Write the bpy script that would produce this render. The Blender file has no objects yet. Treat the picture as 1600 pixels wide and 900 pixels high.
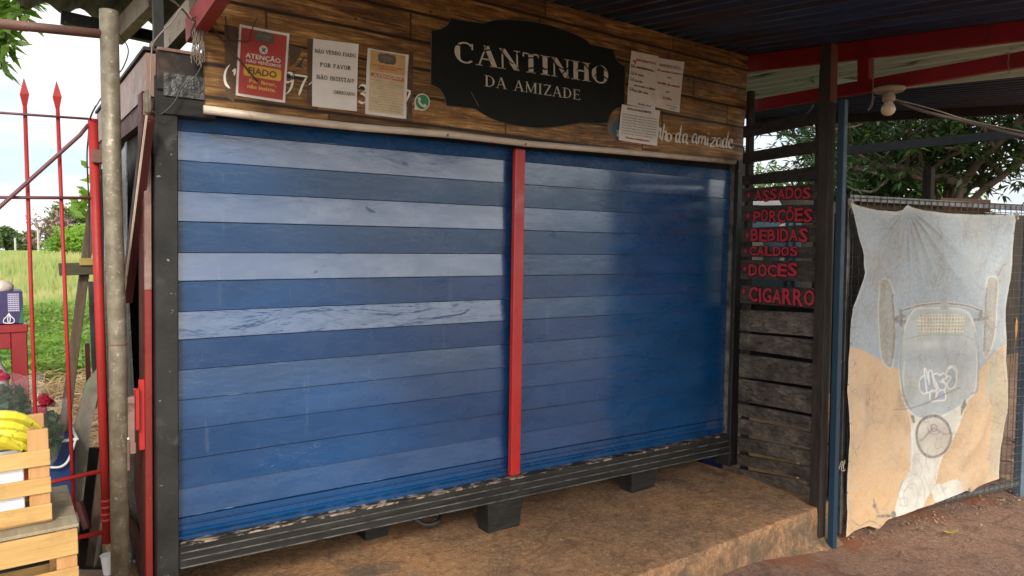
import bpy, math, random
import numpy as np
from mathutils import Vector, Matrix, noise
R = math.radians
rng = np.random.default_rng(7); random.seed(7)
S = bpy.context.scene
COL = S.collection

# ------------------------------------------------------------------ camera
CAM = Vector((0, -2.81, 1.60)); HEAD = R(36.0); PITCH = R(3.2); FPX = 1110.0
cd = bpy.data.cameras.new('camera'); cam = bpy.data.objects.new('camera', cd); COL.objects.link(cam)
cam.location = CAM; cam.rotation_euler = (R(90) - PITCH, 0, -HEAD)
cd.lens = 36 * FPX / 1600; cd.sensor_width = 36; cd.clip_start = .05; cd.clip_end = 2000
S.camera = cam
# ------------------------------------------------------------------ sky, sun, exposure
SUN_EL, SUN_AZ = 34, 205; SUNSIDE_BOOST = 3.1          # azimuth clockwise from +y
w = bpy.data.worlds.new('World'); S.world = w; w.use_nodes = True
nt = w.node_tree; nt.nodes.clear()
out = nt.nodes.new('ShaderNodeOutputWorld'); bg = nt.nodes.new('ShaderNodeBackground')
sky = nt.nodes.new('ShaderNodeTexSky'); sky.sky_type = 'NISHITA'; sky.sun_disc = False
sky.sun_elevation = R(SUN_EL); sky.sun_rotation = R(SUN_AZ); sky.air_density = 1.2; sky.dust_density = 3
tc = nt.nodes.new('ShaderNodeTexCoord'); mp = nt.nodes.new('ShaderNodeMapping'); mp.inputs['Scale'].default_value = (1.2, 1.2, 3.2)
nz = nt.nodes.new('ShaderNodeTexNoise'); nz.inputs['Scale'].default_value = 2.1; nz.inputs['Detail'].default_value = 7; nz.inputs['Roughness'].default_value = .55
cr = nt.nodes.new('ShaderNodeValToRGB'); cr.color_ramp.elements[0].position = .40; cr.color_ramp.elements[1].position = .56
cr.color_ramp.elements[0].color = (.30, .30, .30, 1); cr.color_ramp.elements[1].color = (1, 1, 1, 1)
mx = nt.nodes.new('ShaderNodeMix'); mx.data_type = 'RGBA'; mx.inputs[7].default_value = (7.0, 6.8, 6.6, 1)
nt.links.new(tc.outputs['Generated'], mp.inputs[0]); nt.links.new(mp.outputs[0], nz.inputs['Vector'])
nt.links.new(nz.outputs[0], cr.inputs[0]); nt.links.new(cr.outputs[0], mx.inputs[0])
skd = nt.nodes.new('ShaderNodeMix'); skd.data_type = 'RGBA'; skd.blend_type = 'MIX'; skd.inputs[0].default_value = .7; skd.inputs[7].default_value = (2.9, 4.2, 5.6, 1)
nt.links.new(sky.outputs[0], skd.inputs[6]); nt.links.new(skd.outputs[2], mx.inputs[6])
# sun side of the sky boosted, most of all low down, to brighten shutter reflections
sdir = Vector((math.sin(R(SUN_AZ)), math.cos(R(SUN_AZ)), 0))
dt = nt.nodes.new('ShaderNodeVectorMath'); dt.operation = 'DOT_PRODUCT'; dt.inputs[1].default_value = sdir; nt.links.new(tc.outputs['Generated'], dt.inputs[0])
mr = nt.nodes.new('ShaderNodeMapRange'); mr.interpolation_type = 'SMOOTHSTEP'; mr.inputs[1].default_value = -.15; mr.inputs[2].default_value = .85; mr.inputs[3].default_value = 1.0; mr.inputs[4].default_value = SUNSIDE_BOOST
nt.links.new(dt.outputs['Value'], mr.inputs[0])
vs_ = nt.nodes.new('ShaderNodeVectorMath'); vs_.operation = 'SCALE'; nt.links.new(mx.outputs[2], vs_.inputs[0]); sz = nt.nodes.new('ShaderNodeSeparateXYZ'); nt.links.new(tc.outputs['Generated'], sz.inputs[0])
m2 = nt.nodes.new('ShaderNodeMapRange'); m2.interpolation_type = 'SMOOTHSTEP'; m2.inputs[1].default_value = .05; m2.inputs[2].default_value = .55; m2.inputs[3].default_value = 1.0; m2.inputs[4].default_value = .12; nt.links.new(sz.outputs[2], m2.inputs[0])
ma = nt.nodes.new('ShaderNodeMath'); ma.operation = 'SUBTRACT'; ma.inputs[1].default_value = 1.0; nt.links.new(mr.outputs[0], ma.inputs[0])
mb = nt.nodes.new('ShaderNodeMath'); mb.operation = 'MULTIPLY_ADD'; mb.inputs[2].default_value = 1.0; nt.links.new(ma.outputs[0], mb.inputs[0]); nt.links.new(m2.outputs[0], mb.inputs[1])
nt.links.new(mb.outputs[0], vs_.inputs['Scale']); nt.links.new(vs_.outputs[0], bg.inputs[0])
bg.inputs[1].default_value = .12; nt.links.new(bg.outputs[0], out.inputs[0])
sd = bpy.data.lights.new('sun', 'SUN'); sd.energy = 1.9; sd.angle = R(14); sd.color = (1, .95, .86)
so = bpy.data.objects.new('sun', sd); COL.objects.link(so)
so.rotation_euler = (R(90 - SUN_EL), 0, R(180 - SUN_AZ))
S.view_settings.view_transform = 'Standard'; S.view_settings.look = 'None'; S.view_settings.gamma = 1
S.view_settings.exposure = 0.72
S.cycles.use_denoising = True
S.cycles.max_bounces = 6; S.cycles.diffuse_bounces = 3; S.cycles.glossy_bounces = 3; S.cycles.transparent_max_bounces = 12
S.cycles.sample_clamp_indirect = 8

# ------------------------------------------------------------------ helpers
_F = Vector((math.sin(HEAD) * math.cos(PITCH), math.cos(HEAD) * math.cos(PITCH), -math.sin(PITCH)))
_R = Vector((math.cos(HEAD), -math.sin(HEAD), 0)); _U = _R.cross(_F)
def ray(px, py): return _R * ((px - 800) / FPX) + _U * ((450 - py) / FPX) + _F
def at(px, py, x=None, y=None, z=None, plane=None):
    """point of the place seen at a spot of the photograph, on a real surface"""
    d = ray(px, py)
    if plane:
        p, n = plane; t = (p - CAM).dot(n) / d.dot(n)
    elif x is not None: t = (x - CAM.x) / d.x
    elif y is not None: t = (y - CAM.y) / d.y
    else: t = (z - CAM.z) / d.z
    return CAM + d * t
def ad(px, py, depth): return CAM + ray(px, py) * depth

def org(o):
    while o.parent: o = o.parent
    return o.location.copy()
def link(o, parent=None):
    COL.objects.link(o)
    if parent: o.parent = parent
    return o
def tag(o, label=None, cat=None, group=None, kind=None):
    if label: o['label'] = label
    if cat: o['category'] = cat
    if group: o['group'] = group
    if kind: o['kind'] = kind
    return o
def empty(name, loc, label, cat, group=None):
    o = bpy.data.objects.new(name, None); o.location = loc; o.empty_display_size = .1
    COL.objects.link(o); return tag(o, label, cat, group)

class MB:
    def __init__(s): s.v = []; s.f = []; s.mi = []; s.cur = 0
    def add(s, vs, fs):
        b = len(s.v); s.v += [tuple(v) for v in vs]
        for f in fs: s.f.append(tuple(b + i for i in f)); s.mi.append(s.cur)
        return s
    def box(s, a, b):
        x0, y0, z0 = [min(a[i], b[i]) for i in range(3)]; x1, y1, z1 = [max(a[i], b[i]) for i in range(3)]
        return s.add([(x0,y0,z0),(x1,y0,z0),(x1,y1,z0),(x0,y1,z0),(x0,y0,z1),(x1,y0,z1),(x1,y1,z1),(x0,y1,z1)],
              [(0,3,2,1),(4,5,6,7),(0,1,5,4),(1,2,6,5),(2,3,7,6),(3,0,4,7)])
    def beam(s, a, b, w, h, up=(0,0,1), w2=None, h2=None):
        a, b = Vector(a), Vector(b); d = (b - a).normalized(); u = Vector(up)
        sd_ = d.cross(u)
        if sd_.length < 1e-4: u = Vector((0,1,0)); sd_ = d.cross(u)
        sd_.normalize(); u = sd_.cross(d); vs = []
        for p, ww, hh in ((a, w, h), (b, w2 or w, h2 or h)):
            for i, j in ((-1,-1),(1,-1),(1,1),(-1,1)): vs.append(p + sd_*(i*ww/2) + u*(j*hh/2))
        return s.add(vs, [(0,1,2,3),(7,6,5,4),(0,4,5,1),(1,5,6,2),(2,6,7,3),(3,7,4,0)])
    def tube(s, pts, r, n=10, caps=True):
        pts = [Vector(p) for p in pts]; rs = r if isinstance(r, (list, tuple)) else [r]*len(pts)
        vs = []; prev = None
        for i, p in enumerate(pts):
            d = (pts[min(i+1, len(pts)-1)] - pts[max(i-1, 0)]).normalized()
            if prev is None:
                ref = Vector((0,0,1)) if abs(d.z) < .9 else Vector((1,0,0)); a = d.cross(ref).normalized()
            else: a = (prev - d*prev.dot(d)).normalized()
            prev = a; b = d.cross(a)
            for k in range(n):
                t = 2*math.pi*k/n; vs.append(p + (a*math.cos(t) + b*math.sin(t))*rs[i])
        fs = []
        for i in range(len(pts)-1):
            for k in range(n):
                k2 = (k+1) % n; fs.append((i*n+k, i*n+k2, (i+1)*n+k2, (i+1)*n+k))
        if caps: fs.append(tuple(range(n))[::-1]); fs.append(tuple((len(pts)-1)*n+k for k in range(n)))
        return s.add(vs, fs)
    def lathe(s, c, prof, n=16, axis=(0,0,1)):
        c = Vector(c); ax = Vector(axis).normalized(); a = ax.orthogonal().normalized(); b = ax.cross(a); vs = []
        for (r, h) in prof:
            for k in range(n):
                t = 2*math.pi*k/n; vs.append(c + ax*h + (a*math.cos(t)+b*math.sin(t))*r)
        fs = []
        for i in range(len(prof)-1):
            for k in range(n):
                k2 = (k+1) % n; fs.append((i*n+k, i*n+k2, (i+1)*n+k2, (i+1)*n+k))
        fs.append(tuple(range(n))[::-1]); fs.append(tuple((len(prof)-1)*n+k for k in range(n)))
        return s.add(vs, fs)
    def prism(s, poly, nrm):
        """poly: coplanar points, extruded by vector nrm"""
        n = len(poly); nrm = Vector(nrm); vs = [Vector(p) for p in poly] + [Vector(p) + nrm for p in poly]
        return s.add(vs, [tuple(range(n))[::-1], tuple(range(n, 2*n))] + [(i, (i+1) % n, n+(i+1) % n, n+i) for i in range(n)])
    def grid(s, P):
        """P[i][j] points"""
        m, n = len(P), len(P[0]); return s.add([p for r_ in P for p in r_],
              [(i*n+j, i*n+j+1, (i+1)*n+j+1, (i+1)*n+j) for i in range(m-1) for j in range(n-1)])
    def build(s, name, mat, parent=None, label=None, cat=None, group=None, kind=None, bevel=0, smooth=False, solid=0, seg=1):
        me = bpy.data.meshes.new(name)
        V = np.array([tuple(v) for v in s.v], dtype=float)
        if parent is not None: o0 = np.array(org(parent))
        else:
            o0 = np.array([(V[:,0].min()+V[:,0].max())/2, (V[:,1].min()+V[:,1].max())/2, V[:,2].min()])
        me.from_pydata((V - o0).tolist(), [], s.f)
        for m in (mat if isinstance(mat, (list, tuple)) else [mat]): me.materials.append(m)
        if any(s.mi): me.polygons.foreach_set('material_index', s.mi)
        if smooth: me.polygons.foreach_set('use_smooth', [True]*len(me.polygons))
        me.update()
        o = bpy.data.objects.new(name, me)
        if parent is None: o.location = o0
        link(o, parent)
        if bevel:
            b = o.modifiers.new('b', 'BEVEL'); b.width = bevel; b.segments = seg; b.limit_method = 'ANGLE'
        if solid:
            q = o.modifiers.new('s', 'SOLIDIFY'); q.thickness = solid; q.offset = 0
        return tag(o, label, cat, group, kind)

def copy_tree(o, parent=None):
    c = o.copy(); COL.objects.link(c); c.parent = parent
    for ch in list(o.children): copy_tree(ch, c)
    return c

# ---- materials
def N(t, ty, props=None, **ins):
    n = t.nodes.new('ShaderNode' + ty)
    for k, v in (props or {}).items(): setattr(n, k, v)
    for k, v in ins.items():
        key = int(k[1:]) if k[0] == 'i' and k[1:].isdigit() else k.replace('_', ' ')
        sock = n.inputs[key]
        if isinstance(v, bpy.types.NodeSocket): t.links.new(v, sock)
        else: sock.default_value = v
    return n
def c4(c): return (c[0], c[1], c[2], 1)
def newmat(name):
    m = bpy.data.materials.new(name); m.use_nodes = True; t = m.node_tree
    return m, t, t.nodes['Principled BSDF']
def mixc(t, f, a, b, blend='MIX'):
    n = N(t, 'Mix', {'data_type': 'RGBA', 'blend_type': blend})
    for i, v in ((0, f), (6, a), (7, b)):
        if isinstance(v, bpy.types.NodeSocket): t.links.new(v, n.inputs[i])
        else: n.inputs[i].default_value = v if i == 0 else c4(v)
    return n.outputs[2]
def ramp(t, v, stops):
    n = N(t, 'ValToRGB', i0=v); e = n.color_ramp.elements
    while len(e) < len(stops): e.new(.5)
    for q, (p, c) in zip(e, stops):
        q.position = p; q.color = c4(c) if isinstance(c, (tuple, list)) else (c, c, c, 1)
    return n.outputs[0]
def coords(t, stretch=(1, 1, 1), rnd=True):
    g = N(t, 'TexCoord'); v = g.outputs['Object']
    if rnd:
        oi = N(t, 'ObjectInfo'); sc = N(t, 'VectorMath', {'operation': 'SCALE'}, Scale=37.0)
        cmb = N(t, 'CombineXYZ', X=oi.outputs['Random'], Y=oi.outputs['Random'], Z=oi.outputs['Random'])
        t.links.new(cmb.outputs[0], sc.inputs[0]); v = N(t, 'VectorMath', {'operation': 'ADD'}, i0=v, i1=sc.outputs[0]).outputs[0]
    return N(t, 'Mapping', Vector=v, Scale=stretch).outputs[0]
def nzt(t, vec, scale, detail=4, rough=.55, dist=0):
    return N(t, 'TexNoise', Vector=vec, Scale=scale, Detail=detail, Roughness=rough, Distortion=dist).outputs[0]
def math_(t, op, a, b=0.0, clamp=False): return N(t, 'Math', {'operation': op, 'use_clamp': clamp}, i0=a, i1=b).outputs[0]
def bump(t, b, h, strength=.3, dist=.01, normal=None):
    n = N(t, 'Bump', Height=h, Strength=strength, Distance=dist)
    if normal: t.links.new(normal, n.inputs['Normal'])
    t.links.new(n.outputs[0], b.inputs['Normal']); return n.outputs[0]

def pm(name, c1, c2=None, scale=8, rough=.6, metal=0, bmp=.2, bscale=60, stretch=(1, 1, 1), spots=None, sth=(.58, .66), sscale=12, spec=.5, bd=.004, chips=None, chth=(.66, .70), chscale=45, coat=0):
    """general weathered surface: two-tone noise, optional stains and chips, bump, uneven gloss"""
    m, t, b = newmat(name); v = coords(t, stretch)
    c2 = c2 or tuple(x*.75 for x in c1)
    f = ramp(t, nzt(t, v, scale, 5, .6), [(.32, 0.), (.68, 1.)])
    col = mixc(t, f, c1, c2)
    if spots:
        g = ramp(t, nzt(t, v, sscale, 6, .65, .4), [(sth[0], 0.), (sth[1], 1.)]); col = mixc(t, g, col, spots)
    if chips:
        g2 = ramp(t, nzt(t, v, chscale, 3, .6), [(chth[0], 0.), (chth[1], 1.)]); col = mixc(t, g2, col, chips)
    t.links.new(col, b.inputs['Base Color'])
    h = nzt(t, v, bscale, 4, .6)
    rr = N(t, 'MapRange', i0=f if False else nzt(t, v, scale*2.3, 3), i1=.3, i2=.7, i3=max(0, rough-.1), i4=min(1, rough+.12)).outputs[0]
    t.links.new(rr, b.inputs['Roughness'])
    b.inputs['Metallic'].default_value = metal; b.inputs['Specular IOR Level'].default_value = spec
    if coat: b.inputs['Coat Weight'].default_value = coat; b.inputs['Coat Roughness'].default_value = .12
    if bmp: bump(t, b, h, bmp, bd)
    return m
def ink(name, c, rough=.6): return pm(name, c, tuple(x*.82 for x in c), 30, rough, bmp=0)

def woodmat(name, c1, c2, axis='x', scale=1., rough=.7, bmp=.35, dirt=None, dth=(.55, .75)):
    m, t, b = newmat(name)
    st = {'x': (1.2, 14, 14), 'y': (14, 1.2, 14), 'z': (14, 14, 1.2)}[axis]
    v = coords(t, tuple(q*scale for q in st))
    g = nzt(t, v, 1.6, 8, .65, 1.2); g2 = nzt(t, v, 7, 5, .7, .3)
    f = math_(t, 'ADD', math_(t, 'MULTIPLY', g, .7), math_(t, 'MULTIPLY', g2, .3))
    col = mixc(t, ramp(t, f, [(.36, 0.), (.62, 1.)]), c1, c2)
    if dirt:
        v2 = coords(t, (1, 1, 1)); d = ramp(t, nzt(t, v2, 5, 6, .7), [(dth[0], 0.), (dth[1], 1.)]); col = mixc(t, d, col, dirt)
    t.links.new(col, b.inputs['Base Color']); b.inputs['Roughness'].default_value = rough; b.inputs['Specular IOR Level'].default_value = .25
    bump(t, b, f, bmp, .004); return m

M = {}
M['black_paint'] = pm('black_paint', (.014,.014,.013), (.030,.029,.027), 6, .5, bmp=.4, bscale=45, spec=.25, spots=(.06,.055,.048), sth=(.60,.72), sscale=9, chips=(.25,.22,.19), chth=(.69,.73), chscale=40)
M['black_box'] = pm('black_box', (.014,.012,.011), (.035,.028,.023), 7, .55, spec=.25, bmp=.3, spots=(.07,.045,.03), sscale=5, chips=(.2,.16,.12), chth=(.69,.73))
M['black_wood'] = woodmat('black_wood', (.008,.008,.007), (.028,.026,.023), 'x', 1.2, .6, .6, dirt=(.05,.042,.03), dth=(.56,.8))
M['grey_line'] = pm('grey_line', (.16,.15,.135), (.02,.02,.018), 14, .6, stretch=(1,1,1), spec=.2)
M['lip'] = pm('lip', (.018,.017,.015), (.03,.027,.024), 8, .6, spec=.25, spots=(.34,.26,.20), sth=(.50,.58), sscale=30, stretch=(.5,1,1))
M['red_paint'] = pm('red_paint', (.46,.020,.016), (.36,.016,.014), 5, .35, bmp=.12, bscale=30, chips=(.12,.04,.03), chth=(.72,.75), chscale=35)
M['red_dark'] = pm('red_dark', (.24,.010,.012), (.17,.009,.011), 4, .5, bmp=.15, spec=.2, spots=(.05,.02,.018), sth=(.62,.72), chips=(.22,.13,.10), chth=(.73,.77))
M['red_oxide'] = pm('red_oxide', (.075,.018,.014), (.04,.013,.011), 5, .55, bmp=.2, spec=.2, chips=(.22,.16,.14), chth=(.70,.75))
M['pink_rust_sheen'] = pm('pink_rust_sheen', (.30,.19,.155), (.20,.11,.085), 9, .4, metal=.2, bmp=.4, bscale=50, spots=(.13,.06,.045), sth=(.60,.68))
M['gate_red'] = pm('gate_red', (.36,.022,.019), (.26,.02,.017), 7, .5, spec=.3, bmp=.25, chips=(.12,.06,.05), chth=(.68,.73), chscale=50)
M['galv'] = pm('galv', (.24,.205,.145), (.13,.105,.07), 22, .5, metal=.3, bmp=.35, bscale=90, spots=(.20,.095,.045), sth=(.66,.74), sscale=7, chips=(.36,.33,.27), chth=(.60,.72), chscale=70)
M['rusty_tube'] = pm('rusty_tube', (.16,.07,.05), (.10,.05,.04), 10, .6, bmp=.3)
M['roof_dark'] = pm('roof_dark', (.035,.058,.12), (.016,.022,.045), 3, .38, metal=.3, bmp=.2, stretch=(3, .5, 3), spots=(.05,.028,.018), sth=(.50,.66), sscale=3)
M['roof_green'] = pm('roof_green', (.50,.58,.48), (.38,.45,.37), 4, .5, metal=.1, bmp=.15, stretch=(3, .4, 3), spots=(.07,.06,.045), sscale=4)
M['roof_moss'] = pm('roof_moss', (.075,.075,.055), (.04,.045,.035), 5, .7, bmp=.4, stretch=(3, .6, 3), spots=(.10,.10,.05), sscale=4)
M['blue_post'] = pm('blue_post', (.005,.034,.064), (.004,.024,.044), 5, .5, bmp=.15, chips=(.4,.42,.42), chth=(.74,.77), chscale=16)
M['dark_timber'] = woodmat('dark_timber', (.012,.010,.008), (.042,.031,.023), 'z', 1, .75, .6, dirt=(.09,.06,.04), dth=(.6,.8))
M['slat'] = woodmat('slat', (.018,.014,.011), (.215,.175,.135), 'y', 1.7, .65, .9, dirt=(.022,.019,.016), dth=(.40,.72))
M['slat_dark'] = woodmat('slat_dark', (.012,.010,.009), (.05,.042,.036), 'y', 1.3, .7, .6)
M['pine'] = woodmat('pine', (.60,.39,.15), (.42,.24,.08), 'x', 1, .65, .5, dirt=(.27,.16,.07), dth=(.52,.8))
M['pine_z'] = woodmat('pine_z', (.55,.31,.13), (.42,.21,.08), 'z', 1, .65, .35)
M['pine_y'] = woodmat('pine_y', (.34,.29,.20), (.24,.19,.12), 'y', 1, .7, .35, dirt=(.12,.10,.07))
M['old_wood'] = woodmat('old_wood', (.14,.095,.06), (.07,.048,.032), 'z', 1, .8, .6)
M['grey_board'] = woodmat('grey_board', (.24,.21,.17), (.14,.12,.10), 'z', .8, .8, .4, dirt=(.19,.22,.13), dth=(.5,.65))
M['steel'] = pm('steel', (.20,.20,.20), (.12,.115,.11), 14, .5, metal=.6, bmp=.2, spots=(.13,.07,.045), sth=(.6,.7))
M['wire'] = pm('wire', (.11,.10,.09), (.08,.055,.04), 20, .55, metal=.4)
M['cable'] = pm('cable', (.030,.027,.025), None, 20, .5)
M['cable_pale'] = pm('cable_pale', (.24,.19,.15), None, 20, .5)
M['cream'] = pm('cream', (.62,.53,.42), (.46,.36,.27), 9, .45, bmp=.2, spots=(.17,.10,.07), sth=(.64,.70), sscale=9)
M['paper'] = pm('paper', (.72,.67,.61), (.64,.58,.52), 9, .45, bmp=.25, bscale=14, bd=.006)
M['tape'] = pm('tape', (.13,.085,.055), (.085,.055,.035), 9, .2, bmp=.3, bscale=30)
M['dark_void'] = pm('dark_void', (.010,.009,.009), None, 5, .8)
M['white_plastic'] = pm('white_plastic', (.78,.78,.77), (.68,.68,.67), 12, .5, bmp=.1)
# ------------------------------------------------------------------ ground
def soil_mat(name, base, c2, dirt, speck, dscale=1.3, dth=(.42, .66), rough=.85, bmp=.6, spk=(.60,.66), extra=None):
    m, t, b = newmat(name); g = N(t, 'TexCoord').outputs['Object']
    col = mixc(t, ramp(t, nzt(t, g, 5, 8, .7), [(.35, 0.), (.65, 1.)]), base, c2)
    col = mixc(t, ramp(t, nzt(t, g, dscale, 7, .65, .5), [(dth[0], 0.), (dth[1], 1.)]), col, dirt)
    col = mixc(t, math_(t, 'MULTIPLY', ramp(t, nzt(t, g, 38, 9, .85, .6), [(.47, 0.), (.62, 1.)]), .75), col, tuple(min(.85, q*1.9) for q in base))
    col = mixc(t, ramp(t, nzt(t, g, 150, 3, .7), [(spk[0], 0.), (spk[1], 1.)]), col, speck)
    col = mixc(t, ramp(t, nzt(t, g, 7, 8, .8, 1.0), [(.36, .75), (.50, 0.)]), col, tuple(x*.4 for x in base))
    col = mixc(t, ramp(t, nzt(t, g, 42, 6, .8), [(.34, .0), (.47, 1.)]), tuple(x*.45 for x in base), col)
    if name == 'platform': col = mixc(t, ramp(t, nzt(t, g, 2.6, 8, .75, .8), [(.54, 0.), (.66, .75)]), col, (.13,.11,.09))
    if extra: col = extra(t, g, col)
    t.links.new(col, b.inputs['Base Color']); b.inputs['Roughness'].default_value = rough; b.inputs['Specular IOR Level'].default_value = .3
    col0 = None
    h = math_(t, 'ADD', nzt(t, g, 70, 6, .85), math_(t, 'MULTIPLY', nzt(t, g, 11, 6, .7), 1.6)); bump(t, b, h, bmp, .022)
    return m
def red_spots(t, g, col):
    # red earth washed up along the foot of the fence and the step
    for (cx, cy, r) in ((3.72, -.80, .22), (4.45, -.86, .2), (3.25, -.78, .2), (5.0, -.90, .2)):
        d = N(t, 'VectorMath', {'operation': 'DISTANCE'}, i0=g, i1=(cx, cy, 0)).outputs['Value']
        dd = math_(t, 'ADD', d, math_(t, 'MULTIPLY', math_(t, 'SUBTRACT', nzt(t, g, 7, 5, .7), .5), .7))
        f = ramp(t, math_(t, 'DIVIDE', dd, r), [(.35, .75), (.9, 0.)])
        col = mixc(t, f, col, (.30, .105, .045))
    return col
M['road'] = soil_mat('road', (.23,.135,.095), (.17,.10,.075), (.29,.155,.095), (.55,.42,.32), extra=red_spots)
def clay_edge(t, g, col):
    # rough orange render where the top meets the riser, bare grey cement on the riser
    s = N(t, 'SeparateXYZ', i0=g)
    f = ramp(t, nzt(t, N(t, 'Mapping', Vector=g, Scale=(1.6, 1, .5)).outputs[0], 5, 7, .75), [(.40, 0.), (.60, .85)])
    rz = N(t, 'MapRange', i0=s.outputs[2], i1=.12, i2=.20, i3=0., i4=1.).outputs[0]
    rz = math_(t, 'SUBTRACT', 1., rz, True)
    return mixc(t, math_(t, 'MULTIPLY', rz, f), col, (.15, .12, .08))
M['platform'] = soil_mat('platform', (.50,.275,.145), (.24,.135,.075), (.60,.29,.12), (.80,.62,.46), dscale=2.2, dth=(.40, .62), bmp=1.0, spk=(.60,.66), extra=clay_edge)
M['earth'] = soil_mat('earth', (.20,.12,.07), (.14,.09,.05), (.24,.13,.07), (.35,.26,.17))
M['field'] = soil_mat('field', (.14,.15,.05), (.20,.18,.08), (.12,.17,.045), (.3,.27,.14))

def gz(x, y): return .012*noise.noise((x*1.3, y*1.3, 0)) + .006*noise.noise((x*5, y*5, 3))
def sheet(name, xs, ys, zf, mat, kind='structure', **k):
    return MB().grid([[(x, y, zf(x, y)) for y in ys] for x in xs]).build(name, mat, kind=kind, smooth=True, **k)
# far ground: one sheet out to the horizon, field on it behind the kiosk
o = MB().add([(-900,-900,-.06),(900,-900,-.06),(900,900,-.06),(-900,900,-.06)], [(0,1,2,3)]).build('ground', M['field'], kind='structure')
def rd(x, y): return gz(x, y) + .065*min(1, max(0, (3.75-x)/.95))
o = sheet('road', np.linspace(-6, 14, 120), np.concatenate([np.linspace(-14, -4, 20), np.linspace(-3.9, .6, 60)]), rd, M['road'])
o.data.transform(Matrix.Translation(o.location)); o.location = (0,0,0)
o = sheet('earth_yard', np.linspace(-6, 14, 70), np.linspace(.6, 8, 40), lambda x, y: gz(x, y)*2.0 - .005, M['earth'])
# concrete platform with a rough riser (top slopes a little to the front)
def plat():
    P = []
    xs = np.linspace(.37, 3.66, 190)
    for x in xs:
        e = -.742 + .015*noise.noise((x*3, 0, 5)) + .006*noise.noise((x*14, 0, 5)); row = []
        for y in np.linspace(2.6, -.68, 80): row.append((x, y, .21 + .004*noise.noise((x*4, y*4, 9)) + .003*noise.noise((x*12, y*12, 9))))
        row += [(x, e+.006, .2105), (x, e+.001, .2095), (x, e-.002, .204)]
        for z in (.14, .09, .05): row.append((x, e - .003 - (.2-z)*.04 + .008*noise.noise((x*9, z*20, 1)), z))
        f = .05 + .05*abs(noise.noise((x*2.2, 4, 4)))
        row += [(x, e-.03-f*.2, .03), (x, e-.04-f*.5, .014), (x, e-.06-f*.9, -.012)]
        P.append(row)
    o = MB().grid([list(r) for r in zip(*P)]).build('platform', M['platform'], kind='structure', smooth=True)
    o.data.transform(Matrix.Translation(o.location)); o.location = (0,0,0)
plat()

# ------------------------------------------------------------------ kiosk
def shutter_mat(name, wr):
    m, t, b = newmat(name); g = N(t, 'TexCoord').outputs['Object']
    def st(s, sc, d=4, r=.55, dd=0): return nzt(t, N(t, 'Mapping', Vector=g, Scale=s).outputs[0], sc, d, r, dd)
    col = mixc(t, ramp(t, st((1, 1, 3), 1.6, 5), [(.35, 0.), (.65, 1.)]), (.001,.038,.120), (.001,.052,.162))
    col = mixc(t, math_(t, 'MULTIPLY', ramp(t, st((1, 1, 2), 5, 6, .65), [(.35, 0.), (.9, 1.)]), .10), col, (.09,.13,.22))     # chalky bloom
    col = mixc(t, ramp(t, st((1, 1, 1), 60, 3, .7), [(.755, 0.), (.775, 1.)]), col, (.5,.52,.55))                  # paint chips
    drip = ramp(t, st((9, 1, .9), 3, 4, .6), [(.66, 0.), (.70, 1.)]); col = mixc(t, math_(t, 'MULTIPLY', drip, .16), col, (.16,.19,.24))
    scr = st((2.2, 1, 7), 5, 2, .5, 1.5); scf = ramp(t, math_(t, 'ABSOLUTE', math_(t, 'SUBTRACT', scr, .5)), [(.0008, 1.), (.003, 0.)])
    scm = ramp(t, st((1, 1, 1), 2.6, 2), [(.60, 0.), (.66, 1.)]); col = mixc(t, math_(t, 'MULTIPLY', math_(t, 'MULTIPLY', scf, scm), .6), col, (.30,.36,.45))
    t.links.new(col, b.inputs['Base Color'])
    dull = ramp(t, st((1.2, 1, 2.2), 4.2, 5, .6, .8), [(.66, 0.), (.70, 1.)]); b.inputs['Coat Weight'].default_value = 1.
    t.links.new(math_(t, 'SUBTRACT', 1., math_(t, 'MULTIPLY', dull, .8)), b.inputs['Coat Weight'])
    r = N(t, 'MapRange', i0=st((1, 1, 2.5), 6, 6, .7), i1=.3, i2=.7, i3=.17, i4=.40).outputs[0]
    t.links.new(r, b.inputs['Roughness']); b.inputs['Specular IOR Level'].default_value = .5
    b.inputs['Coat Weight'].default_value = 1.; b.inputs['Coat Roughness'].default_value = .14; b.inputs['Coat IOR'].default_value = 1.52
    h = math_(t, 'ADD', st((.5, 1, 1.6), 22, 5, .6, .6), math_(t, 'MULTIPLY', st((1, 1, 1), 4, 3), .8))
    if wr: h = math_(t, 'ADD', h, math_(t, 'MULTIPLY', st((.45, 1, 1.6), 6, 2.5, .45, 2.0), 3.2))
    bump(t, b, h, .15 if not wr else .30, .003 if not wr else .005)
    n = b.inputs['Normal'].links[0].from_socket; t.links.new(n, b.inputs['Coat Normal'])
    return m
M['shutter_edge'] = pm('shutter_edge', (.006,.035,.11), (.02,.06,.14), 20, .5, stretch=(.5,1,1), spots=(.22,.30,.40), sth=(.60,.68), sscale=9, bmp=0)
M['shutter'] = shutter_mat('shutter', 0); M['shutter_wrinkled'] = shutter_mat('shutter_wrinkled', 1)

KX0 = at(242, 500, y=0).x; KX1 = at(1150, 500, y=0).x + .06
K = empty('kiosk', (round((KX0+KX1)/2, 3), .9, .21), 'small black framed market kiosk closed with blue roller shutters, standing on the concrete platform', 'kiosk')
SX0 = at(270, 500, y=.03).x; SX1 = at(1143, 500, y=.03).x
MX = at(808, 490, y=.0).x
ZB = [at(272, y_, y=.03).z for y_ in (176, 203, 250, 298, 346, 395, 440, 488, 532, 580, 627, 674, 721, 767, 811)]
ZBOT = at(272, 850, y=.03).z
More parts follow.
